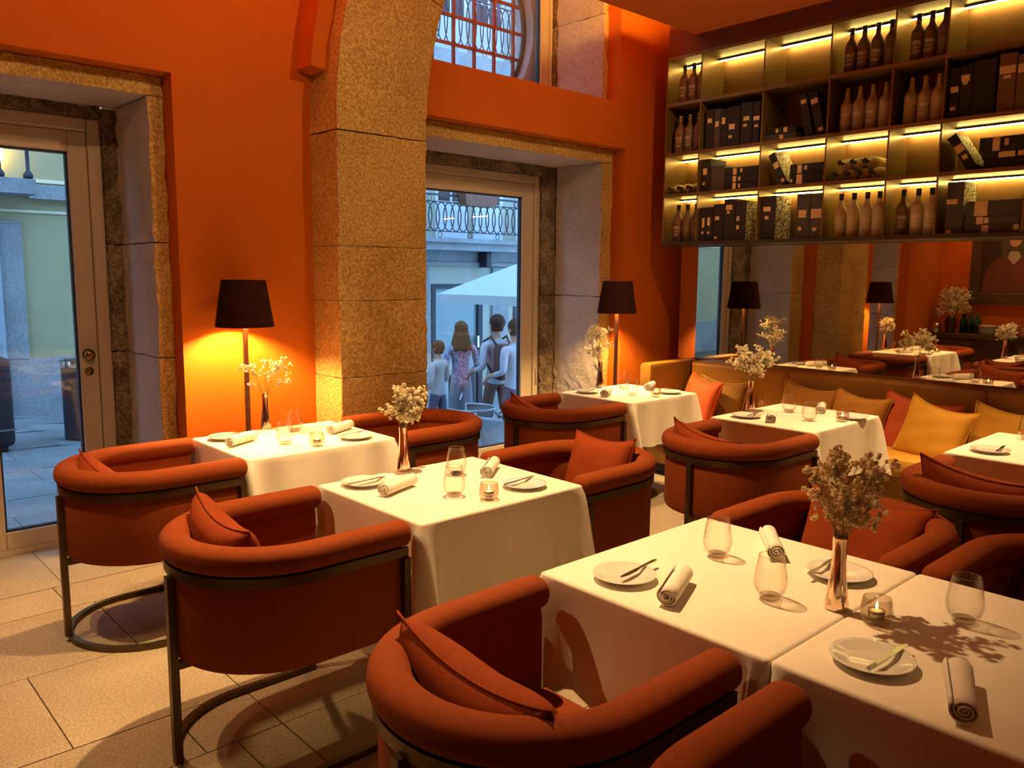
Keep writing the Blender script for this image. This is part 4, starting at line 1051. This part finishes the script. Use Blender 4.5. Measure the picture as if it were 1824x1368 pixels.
# ================================================================ the street
def gz(x): return -.04-.14*max(0.0, x-2.2)
def street_pt(px, py):
    """ray against the sloping street"""
    d = ray(px, py)
    # plane z = -.04-.14*(x-2.2)
    t = (-.04+.308-CAMH)/(d.z+.14*d.x); p = Vector((0, 0, CAMH))+d*t
    if p.x < 2.2: t = (-.04-CAMH)/d.z; p = Vector((0, 0, CAMH))+d*t
    return p
PAVE = granite('street_granite', (.17, .18, .19), (.24, .25, .26), (.7, .7, .7), 1.5, 60, .3)
st = tag(MB().add([(x, y, gz(x)-.03) for x in (-6, 2.2, 16) for y in (YOUT-.02, 12)], [(0, 2, 3, 1), (2, 4, 5, 3)]).obj('street', GROUT), 'sloping granite paved street outside the doors', 'street', None, 'structure')
for i in range(13):
    for j in range(11):
        x0 = -.6+.86*i+(.4 if j % 2 else 0); y0 = YOUT+.0+.47*j
        x1, y1 = x0+.855, y0+.465
        zz = [gz(x0), gz(x1)]
        cxx, cyy = (x0+x1)/2, (y0+y1)/2
        MB().add([(x-cxx, y-cyy, z) for (x, z) in ((x0, zz[0]), (x1, zz[1])) for y in (y0, y1)]+[(x-cxx, y-cyy, z-.03) for (x, z) in ((x0, zz[0]), (x1, zz[1])) for y in (y0, y1)],
                 [(0, 2, 3, 1), (4, 5, 7, 6), (0, 4, 6, 2), (1, 3, 7, 5), (0, 1, 5, 4), (2, 6, 7, 3)]).obj('paving_slab', PAVE, st, loc=(cxx, cyy, rnd.uniform(-.003, .003)))
YFAC = 10.62
GREENW = mat('yellow_green_render', (.34, .31, .17), .85, noise=2, col2=(.37, .34, .19))
BLUESTONE = granite('bluish_stone', (.24, .26, .27), (.33, .35, .36), (.75, .75, .75), 2, 40, .2)
BLUEPAINT = mat('pale_blue_paint', (.30, .37, .42), .5)
WHITEPAINT = mat('white_joinery_paint', (.58, .62, .65), .5)
DARKGLASS = mat('dark_window_pane', (.05, .035, .035), .25)
IRON = mat('black_wrought_iron', (.025, .028, .04), .5, metal=.3)
CREAM = mat('cream_moulding', (.68, .64, .45), .8)
# left building
bl_ = empty('green_building', (1.0, YFAC, 0), 0, 'yellow green house with pale stone base seen through the left door', 'building')
def lb(n, m, *bx, bev=0, par=None):
    mb = MB()
    for (a, b, c, d, y0, y1) in bx: mb.box(a-1.0, b-1.0, y0, y1, c, d, bev)
    return mb.obj(n, m, par or bl_)
lb('wall', GREENW, (-5, 5.6, .60, 6.6, 0, .3)); lb('stone_base', BLUESTONE, (-5, 5.6, -.6, .60, -.04, .3))
lb('door_jamb', BLUESTONE, (1.62, 2.21, .60, 2.12, -.05, .0))
lb('door_lintel', BLUESTONE, (.2, 2.21, 2.12, 2.40-.26, -.055, .0))
dd = lb('blue_door', BLUEPAINT, (.4, 1.98, .02, 2.05, -.09, -.052)); lb('door_pane', DARKGLASS, (1.20, 1.86, .95, 1.98, -.10, -.091), par=dd); lb('door_panel', BLUEPAINT, (1.12, 1.92, .18, .80, -.105, -.091), bev=.008, par=dd)
lb('string_course', BLUESTONE, (2.30, 5.6, 2.40, 2.56, -.10, .0)); 
bal = lb('balcony_slab', BLUESTONE, (-1.5, 2.30, 2.42, 2.58, -.45, .0))
for k in range(9):
    x = 2.24-.27*k
    MB().lathe([(.02, 0), (.05, .01), (.05, .05), (.022, .09), (.022, .40), (.045, .43), (.022, .47), (.022, .95), (.03, 1.0)], 12).obj('baluster', IRON, bal, True, loc=(x-1.0, -.40, 2.58))
lb('moulding', CREAM, (-5, 5.6, 2.245, 2.275, -.02, 0)); lb('moulding', CREAM, (2.30, 5.6, 2.585, 2.625, -.02, 0))
wl = empty('wall_lantern', (2.0, YFAC-.10, 2.95), 0, 'glowing wall lantern behind balcony bars, top left of the left door', 'lamp')
MB().lathe([(.03, -.22), (.08, -.14), (.09, .16), (.02, .24)], 16).obj('glass_globe', mat('lantern_glow', (1, .85, .5), .5, emit=(1, .72, .28), estr=14), wl, True)
MB().box(-.02, .02, .0, .10, -.02, .02).obj('bracket', IRON, wl)
# right building
br_ = empty('stone_building', (8.5, YFAC+.2, 0), 0, 'grey stone house with iron balcony seen through the right door', 'building'); YR = YFAC+.2
GREYW = mat('grey_green_render', (.36, .36, .29), .85, noise=3, col2=(.41, .41, .34))
def rb(n, m, *bx, bev=0, par=None):
    mb = MB()
    for (a, b, c, d, y0, y1) in bx: mb.box(a-8.5, b-8.5, y0, y1, c, d, bev)
    return mb.obj(n, m, par or br_)
rb('wall', GREYW, (5.6, 16, 1.44, 7.7, 0, .3), (5.6, 8.12, -2.2, 1.44, 0, .3), (9.22, 9.95, -2.2, 1.44, 0, .3), (11.2, 16, -2.2, 1.44, 0, .3))
rb('pilaster', BLUESTONE, (9.42, 9.80, -2.2, 1.72, -.05, 0)); rb('pilaster', BLUESTONE, (7.60, 8.05, -2.2, 1.72, -.05, 0))
rb('frieze', BLUESTONE, (5.6, 16, 1.74, 1.80, -.10, 0), (5.6, 16, 1.80, 1.98, -.05, 0))
slab = rb('balcony_slab', BLUESTONE, (5.6, 16, 1.98, 2.10, -.50, 0), (5.6, 16, 2.10, 2.17, -.56, 0))
rb('bracket', IRON, (9.08, 9.20, 1.72, 1.98, -.28, -.05), bev=.02)
shop = rb('shop_frame', IRON, (8.12, 8.20, -2.2, 1.44, -.02, .10), (9.12, 9.22, -2.2, 1.44, -.02, .10), (8.20, 9.12, 1.36, 1.44, -.02, .10)); rb('shop_glass', mat('shop_glass', (.20, .27, .28), .06), (8.20, 9.12, -2.2, 1.36, .04, .06), par=shop)
shop2 = rb('shop_frame', IRON, (9.95, 10.02, -2.2, 1.44, -.02, .10)); rb('shop_glass', MATS['shop_glass'], (10.02, 11.2, -2.2, 1.44, .04, .06), par=shop2)
MB().box(-.02, .02, -.03, .0, -.10, .10).obj('door_handle', STEEL, shop, loc=(9.10-8.5, -.02, .45))
def french(x0, x1, z0, z1, nx=2, nz=4, solid=.45):
    d = rb('french_window', WHITEPAINT, (x0, x1, z0, z1, -.03, .02))
    wx = (x1-x0-.08)/nx; zz0 = z0+(z1-z0)*solid; hz = (z1-zz0-.06)/nz
    for i in range(nx):
        for j in range(nz):
            rb('pane', DARKGLASS, (x0+.05+wx*i, x0+.05+wx*i+wx-.05, zz0+hz*j, zz0+hz*j+hz-.05, -.036, -.031), par=d)
for x in (6.15, 7.25, 8.20, 9.00, 9.98, 11.2): french(x, x+.66, 2.17, 4.25, 2, 5, .30)
for x in (6.15, 7.25, 8.20, 9.00, 9.98, 11.2): french(x, x+.66, 5.10, 7.4, 2, 5, .28)
def railing(z0, h, x0, x1, y, par):
    r = MB(); r.box(x0-8.5, x1-8.5, y-.012, y+.012, z0+h-.02, z0+h+.01); r.box(x0-8.5, x1-8.5, y-.01, y+.01, z0+.09, z0+.105); r.box(x0-8.5, x1-8.5, y-.01, y+.01, z0+h-.12, z0+h-.105); r.obj('railing_bars', IRON, par)
    hh = (h-.225)/2; cz = z0+.105+hh
    me = MB().tube([(.105*math.cos(2*PI*k/20), 0, hh*math.sin(2*PI*k/20)) for k in range(20)], .010, 5, True).mesh('scroll', IRON, True)
    n = int((x1-x0)/.145)
    for k in range(n):
        o = link('railing_scroll', me, None, par); o.location = (x0+.06+.145*k-8.5, y, cz)
    m2 = MB().tube([(.04*math.cos(2*PI*k/14), 0, .04*math.sin(2*PI*k/14)) for k in range(14)], .006, 5, True).mesh('ring', IRON, True)
    for k in range(int((x1-x0)/.6)):
        o = link('railing_ring', m2, None, par); o.location = (x0+.3+.6*k-8.5, y, z0+.045)
        o = link('railing_ring', m2, None, par); o.location = (x0+.1+.6*k-8.5, y, z0+h-.062)
railing(2.17, .66, 7.0, 11.4, -.53, slab)
slab2 = rb('balcony_slab', BLUESTONE, (5.6, 16, 4.85, 5.05, -.45, 0)); railing(5.05, .95, 7.4, 11.2, -.42, slab2)
fb = empty('flower_box', (8.60, YR-.62, 2.68), 0, 'brown window box with trailing plants on the iron balcony', 'planter')
MB().add([(-.30, -.08, .0), (.30, -.08, .0), (.30, .10, .0), (-.30, .10, .0), (-.36, -.12, .20), (.36, -.12, .20), (.36, .12, .20), (-.36, .12, .20)], [(0, 3, 2, 1), (4, 5, 6, 7), (0, 1, 5, 4), (1, 2, 6, 5), (2, 3, 7, 6), (3, 0, 4, 7)]).obj('trough', mat('brown_trough', (.20, .08, .05), .7), fb)
mb = MB(); rr = random.Random(5)
for k in range(160):
    c = Vector((rr.uniform(-.42, .42), rr.uniform(-.12, .12), .18+rr.random()*.16)); a = Vector((rr.gauss(0, 1), rr.gauss(0, 1), rr.gauss(0, 1))).normalized()*.035; b = a.orthogonal().normalized()*.015
    mb.add([c-a, c+b, c+a, c-b], [(0, 1, 2, 3)])
tag(mb.obj('leaves', mat('dark_leaves', (.05, .07, .035), .7), fb), kind='stuff')
# roof blocks behind so that no sky shows under eaves
# ---- street furniture
p = street_pt(142, 778); bo = empty('bollard', p, 0, 'dark round litter post outside the left door, right edge', 'bollard')
MB().lathe([(.13, 0), (.13, .70), (.135, .71), (.135, .76), (.10, .78)], 28).obj('body', IRON, bo, 'auto'); MB().lathe([(.137, .705), (.139, .72), (.139, .75), (.137, .765)], 28, cap=False).obj('collar', STEEL, bo, True)
p = street_pt(4, 800); bn = empty('litter_bin', (p.x-.16, p.y, p.z), 0, 'dark waste bin at the left picture edge outside', 'bin')
MB().box(-.24, .24, -.22, .22, .05, .86, .05).obj('body', IRON, bn, 'auto'); MB().box(-.245, .245, -.225, .225, .20, .215).obj('trim_band', STEEL, bn); MB().box(-.18, .18, -.16, .16, 0, .05).obj('foot', IRON, bn)
# parasol
UMB = mat('white_canvas', (.50, .55, .57), .8)
ux, uy = 8.05, 7.9
um = empty('parasol', (ux, uy, gz(ux)), 0, 'white square cafe parasol outside the right door', 'umbrella'); zr = 1.33-gz(ux)
hs = 1.15; v = [(-hs, -hs, zr), (hs, -hs, zr), (hs, hs, zr), (-hs, hs, zr), (0, 0, zr+.62)]
MB().add(v+[(a, b, c-.012) for a, b, c in v], [(0, 1, 4), (1, 2, 4), (2, 3, 4), (3, 0, 4), (6, 5, 9), (7, 6, 9), (8, 7, 9), (5, 8, 9), (0, 5, 6, 1), (1, 6, 7, 2), (2, 7, 8, 3), (3, 8, 5, 0)]).obj('canopy', UMB, um)
for (a, b) in ((-1, -1), (1, -1), (1, 1), (-1, 1)):
    MB().bar((0, 0, zr+.58), (a*hs, b*hs, zr-.02), .02).obj('rib', STEEL, um)
for k in range(4):
    a = k*PI/2; mb = MB(); mb.box(-hs, hs, -hs-.004, -hs, zr-.12, zr); mb.obj('valance', UMB, um, rot=(0, 0, a))
MB().lathe([(.025, 0), (.025, zr+.6)], 16).obj('pole', STEEL, um, 'auto'); MB().lathe([(.28, 0), (.28, .05), (.04, .08)], 24).obj('base', IRON, um, 'auto')
# cafe chairs (tub shaped woven)
CAFE = mat('grey_cafe_weave', (.15, .16, .17), .7, noise=40, col2=(.20, .21, .22)); CAFEM = mat('grey_cafe_tube', (.34, .37, .40), .35, metal=.3)
def cafe_chair():
    t = empty('cafe_chair')
    n = 30; v = []; f = []
    for j in range(7):
        q = j/6; z = .44+.32*q; r = .20+.085*q
        for i in range(n+1):
            a = math.radians(50)+math.radians(260)*i/n; v.append((r*math.cos(a), r*math.sin(a), z))
    for j in range(6):
        for i in range(n): a = j*(n+1)+i; f.append((a, a+1, a+n+2, a+n+1))
    MB().add(v, f).obj('woven_back', CAFE, t, True)
    MB().lathe([(.001, .425), (.205, .425), (.21, .44), (.205, .455), (.001, .455)], 32, cap=False).obj('seat', CAFE, t, True)
    MB().tube([(.288*math.cos(math.radians(50+260*i/30)), .288*math.sin(math.radians(50+260*i/30)), .762) for i in range(31)], .016, 8).obj('top_rail', CAFEM, t, True)
    for a in (50, 310):
        c, s_ = math.cos(math.radians(a)), math.sin(math.radians(a)); MB().tube([(.288*c, .288*s_, .762), (.20*c, .20*s_, .44)], .013, 8).obj('arm_post', CAFEM, t, True)
    for a in (45, 135, 225, 315):
        c, s_ = math.cos(math.radians(a)), math.sin(math.radians(a)); MB().tube([(.16*c, .16*s_, .43), (.25*c, .25*s_, 0)], .012, 8).obj('leg', CAFEM, t, True)
    MB().tube([(.205*math.cos(2*PI*k/24), .205*math.sin(2*PI*k/24), .42) for k in range(24)], .012, 6, True).obj('seat_ring', CAFEM, t, True)
    return t
CC = cafe_chair()
def slope_obj(o, x, y, rz): o.location = (x, y, gz(x)); o.rotation_euler = (0, 0, rz)
for i, (x, y, rz, lab) in enumerate(((5.50, 6.62, 2.0, 'grey tub cafe chair outside, leftmost, holding menus'), (5.34, 5.98, 1.3, 'grey tub cafe chair outside, in the middle of three'), (5.88, 6.27, .9, 'grey tub cafe chair outside, half hidden by the armchair'))):
    o = CC if i == 0 else copy_tree(CC); slope_obj(o, x, y, rz); o.scale = (.88, .88, .9); tag(o, lab, 'chair', 'grey cafe chairs on the street')
# cafe tables
def cafe_table(x, y, w_, h, lab, m):
    t = empty('cafe_table', (x, y, gz(x)), 0, lab, 'table', 'cafe tables on the street')
    MB().box(-w_/2, w_/2, -.35, .35, h-.03, h, .006).obj('top', m, t); MB().lathe([(.03, .02), (.03, h-.03)], 12).obj('post', IRON, t, True); MB().lathe([(.22, 0), (.22, .02), (.03, .03)], 20).obj('foot', IRON, t, True)
    return t
cafe_table(6.60, 6.50, .6, .70, 'pale cafe table behind the grey cafe chairs', CAFEM); cafe_table(6.35, 8.95, 1.1, .95, 'high wooden counter table by the standing woman outside', mat('pale_timber', (.62, .50, .38), .6))
mn = empty('menu_board', (7.05, 8.7, gz(7.05)), 0, 'dark menu board with chalk letter A outside', 'sign')
MB().box(-.22, .22, -.02, .02, .45, .95, .005).obj('board', IRON, mn); MB().box(-.20, -.16, -.02, .02, 0, .45).obj('post', IRON, mn); MB().box(.16, .20, -.02, .02, 0, .45).obj('post', IRON, mn)
me = text_mesh('A', .26); me.materials.append(WHITEPAINT); o = link('chalk_letter', me, None, mn); o.location = (.02, -.026, .60); o.rotation_euler = (PI/2, 0, 0)
# ---- people
SKIN = mat('skin', (.48, .28, .19), .6)
def person(name_label, x, y, rz, H_, shirt, trousers, hair, longhair=False, backpack=None, pose=0, z=None, arm=0.25):
    k = H_/1.75; t = empty('person', (x, y, gz(x) if z is None else z), rz, name_label, 'person')
    J = {'pel': (0, 0, .96), 'spi': (0, .0, 1.15), 'che': (0, .01, 1.33), 'nek': (0, .0, 1.50), 'hd0': (0, -.012, 1.575), 'hd1': (0, -.015, 1.66), 'hd2': (0, -.005, 1.735)}
    st_ = .16+.10*pose
    for s_, sg in (('l', 1), ('r', -1)):
        J['hip'+s_] = (.09*sg, 0, .90); J['kne'+s_] = (.095*sg, -st_*.35*sg-.02, .50); J['ank'+s_] = (.095*sg, -st_*.6*sg+.05, .09+.0); J['toe'+s_] = (.10*sg, -st_*.6*sg-.10, .035)
        J['sho'+s_] = (.185*sg, .01, 1.41); J['elb'+s_] = (.245*sg, .03+.08*sg*pose, 1.13); J['wri'+s_] = (.25*sg, -.10-arm*.5+.05*sg*pose, .93+arm*.5); J['pal'+s_] = (.245*sg, -.15-arm*.55+.05*sg*pose, .88+arm*.5)
        for q in range(4):
            J['f%d%s' % (q, s_)] = ((.228+.013*q)*sg, -.185-arm*.58+.05*sg*pose-.004*q, (.815-.004*abs(q-1.5))+arm*.5)
        J['th'+s_] = (.205*sg, -.185-arm*.56+.05*sg*pose, .862+arm*.5)
    E_ = [('pel', 'spi'), ('spi', 'che'), ('che', 'nek'), ('nek', 'hd0'), ('hd0', 'hd1'), ('hd1', 'hd2')]
    for s_ in 'lr':
        E_ += [('pel', 'hip'+s_), ('hip'+s_, 'kne'+s_), ('kne'+s_, 'ank'+s_), ('ank'+s_, 'toe'+s_), ('che', 'sho'+s_), ('sho'+s_, 'elb'+s_), ('elb'+s_, 'wri'+s_), ('wri'+s_, 'pal'+s_), ('pal'+s_, 'th'+s_)]
        E_ += [('pal'+s_, 'f%d%s' % (q, s_)) for q in range(4)]
    RAD = {'pel': (.155, .115), 'spi': (.135, .10), 'che': (.16, .115), 'nek': (.055, .055), 'hd0': (.062, .072), 'hd1': (.078, .092), 'hd2': (.055, .07)}
    def rad(n):
        if n in RAD: return RAD[n]
        b = n[:-1]
        return {'hip': (.085, .09), 'kne': (.058, .06), 'ank': (.042, .045), 'toe': (.038, .03), 'sho': (.065, .06), 'elb': (.043, .043), 'wri': (.028, .026), 'pal': (.036, .018), 'th': (.010, .010)}.get(b, (.009, .009))
    names = list(J); me = bpy.data.meshes.new('body'); me.from_pydata([tuple(c*k for c in J[n]) for n in names], [(names.index(a), names.index(b)) for a, b in E_], [])
    o = bpy.data.objects.new('body', me); COL.objects.link(o)
    bpy.context.view_layer.objects.active = o
    sk = o.modifiers.new('skin', 'SKIN'); sk.branch_smoothing = .6; sk.use_smooth_shade = True
    for i, n in enumerate(names):
        sv = me.skin_vertices[0].data[i]; r_ = rad(n); sv.radius = (r_[0]*k, r_[1]*k); sv.use_root = (n == 'pel')
    o.modifiers.new('sub', 'SUBSURF').levels = 2; o.modifiers['sub'].render_levels = 2
    dg = bpy.context.evaluated_depsgraph_get(); m2 = bpy.data.meshes.new_from_object(o.evaluated_get(dg))
    bpy.data.objects.remove(o, do_unlink=True)
    for mm in (SKIN, shirt, trousers, IRON): m2.materials.append(mm)
    idx = []
    for p_ in m2.polygons:
        c = p_.center/k
        if c.z > 1.475: i = 0
        elif c.z < .075: i = 3
        elif abs(c.x) > .15 and c.z < 1.02+arm*.45 and c.y < -.03-arm*.2 and c.z > .6 and abs(c.x) > .19: i = 0
        elif c.z < .93 and abs(c.x) < .19: i = 2
        else: i = 1
        idx.append(i)
    m2.materials.clear
    m2.polygons.foreach_set('material_index', idx); m2.polygons.foreach_set('use_smooth', [True]*len(idx))
    link('body', m2, None, t)
    # hair cap (open to the face at -y)
    n = 20; v = []; f = []
    for j in range(9):
        ph = PI/2-(j/8)*math.radians(100 if not longhair else 105)
        for i in range(n+1):
            a = math.radians(-55)+math.radians(290)*i/n
            wv = 1+.03*math.sin(5*a+j)
            v.append((.094*wv*math.cos(ph)*math.cos(a)*k, (.012+.108*wv*math.cos(ph)*math.sin(a))*k, (1.672+.105*math.sin(ph))*k))
    if longhair:
        for j in range(1, 6):
            for i in range(n+1):
                a = math.radians(-40)+math.radians(260)*i/n; r_ = .098+.012*j
                v.append((r_*math.cos(a)*k, (.015+r_*1.0*math.sin(a))*k, (1.65-.055*j+.01*math.sin(7*a))*k))
    if not longhair:
        for j in range(1, 4):
            for i in range(n+1):
                a = math.radians(-50+6*j)+math.radians(280-12*j)*i/n; r_ = .092-.009*j
                v.append((r_*math.cos(a)*k, (.008+(r_+.012)*math.sin(a))*k, (1.655-.030*j+.006*math.sin(9*a))*k))
    rows_ = len(v)//(n+1)
    for j in range(rows_-1):
        for i in range(n): a = j*(n+1)+i; f.append((a, a+1, a+n+2, a+n+1))
    h = MB().add(v, f).obj('hair', hair, t, True); sd = h.modifiers.new('thick', 'SOLIDIFY'); sd.thickness = .012*k
    # ears, nose
    mb = MB()
    for sg in (-1, 1): mb.lathe([(.003, -.028), (.013, -.015), (.015, .005), (.010, .024), (.002, .03)], 8, c=(.082*sg, .0, 1.635))
    mb.lathe([(.012, -.03), (.011, -.012), (.004, .02)], 8, c=(0, -.100, 1.635))
    mb.v = [(a*k, b*k, c*k) for a, b, c in mb.v]; mb.obj('face_features', SKIN, t, True)
    if backpack:
        b = MB().box(-.15*k, .15*k, .12*k, .29*k, .98*k, 1.42*k, .06*k).obj('backpack', backpack, t, 'auto')
        MB().box(-.11*k, .11*k, .29*k, .33*k, 1.0*k, 1.2*k, .015*k).obj('pocket', backpack, b, 'auto')
        for sg in (-1, 1): MB().tube([(.10*sg*k, .16*k, 1.40*k), (.11*sg*k, .05*k, 1.50*k), (.12*sg*k, -.10*k, 1.44*k), (.13*sg*k, -.13*k, 1.25*k), (.12*sg*k, .10*k, 1.05*k)], .016*k, 6).obj('strap', backpack, b, True)
    return t
SHW = mat('pale_blue_shirt', (.38, .43, .50), .8); SHP = mat('plaid_shirt', (.18, .18, .28), .8, noise=30, col2=(.38, .38, .46), ramp=(.45, .55)); SHG = mat('grey_white_shirt', (.34, .36, .38), .8)
TRB = mat('brown_trousers', (.12, .07, .05), .8); TRD = mat('dark_blue_trousers', (.06, .07, .12), .8); TRL = mat('light_trousers', (.22, .23, .28), .8)
HB = mat('brown_hair', (.13, .055, .022), .95, noise=40, col2=(.20, .09, .04), spec=.1); HD = mat('dark_hair', (.05, .027, .018), .95, noise=40, col2=(.08, .045, .03), spec=.1); PACK = mat('dark_backpack', (.06, .035, .035), .7)
def stand(px, py, Y, H_):
    """x from the pixel of the head centre at depth Y; feet on the street"""
    p = ony(px, py, Y); return p.x, Y
for (px, py, Y, H_, rz, sh_, tr_, ha, lh, bp, ps, lab) in (
    (885, 580, 7.55, 1.76, PI*.95, SHW, TRB, HD, False, PACK, .6, 'person in pale blue shirt with dark backpack walking away outside'),
    (918, 600, 7.15, 1.72, PI*1.0, SHW, TRD, HD, False, None, .3, 'person in pale blue shirt cut off by the right door frame outside'),
    (821, 612, 8.15, 1.64, PI*.9, SHP, TRL, HB, True, None, .2, 'long haired person in plaid shirt standing outside'),
    (780, 645, 7.85, 1.36, PI*1.1, SHG, TRD, HB, False, None, .2, 'shorter person in white shirt at the left of the group outside')):
    x, y = stand(px, py, Y, H_)
    hz = ony(px, py, Y).z
    person(lab, x, y, rz, H_, sh_, tr_, ha, lh, bp, ps)
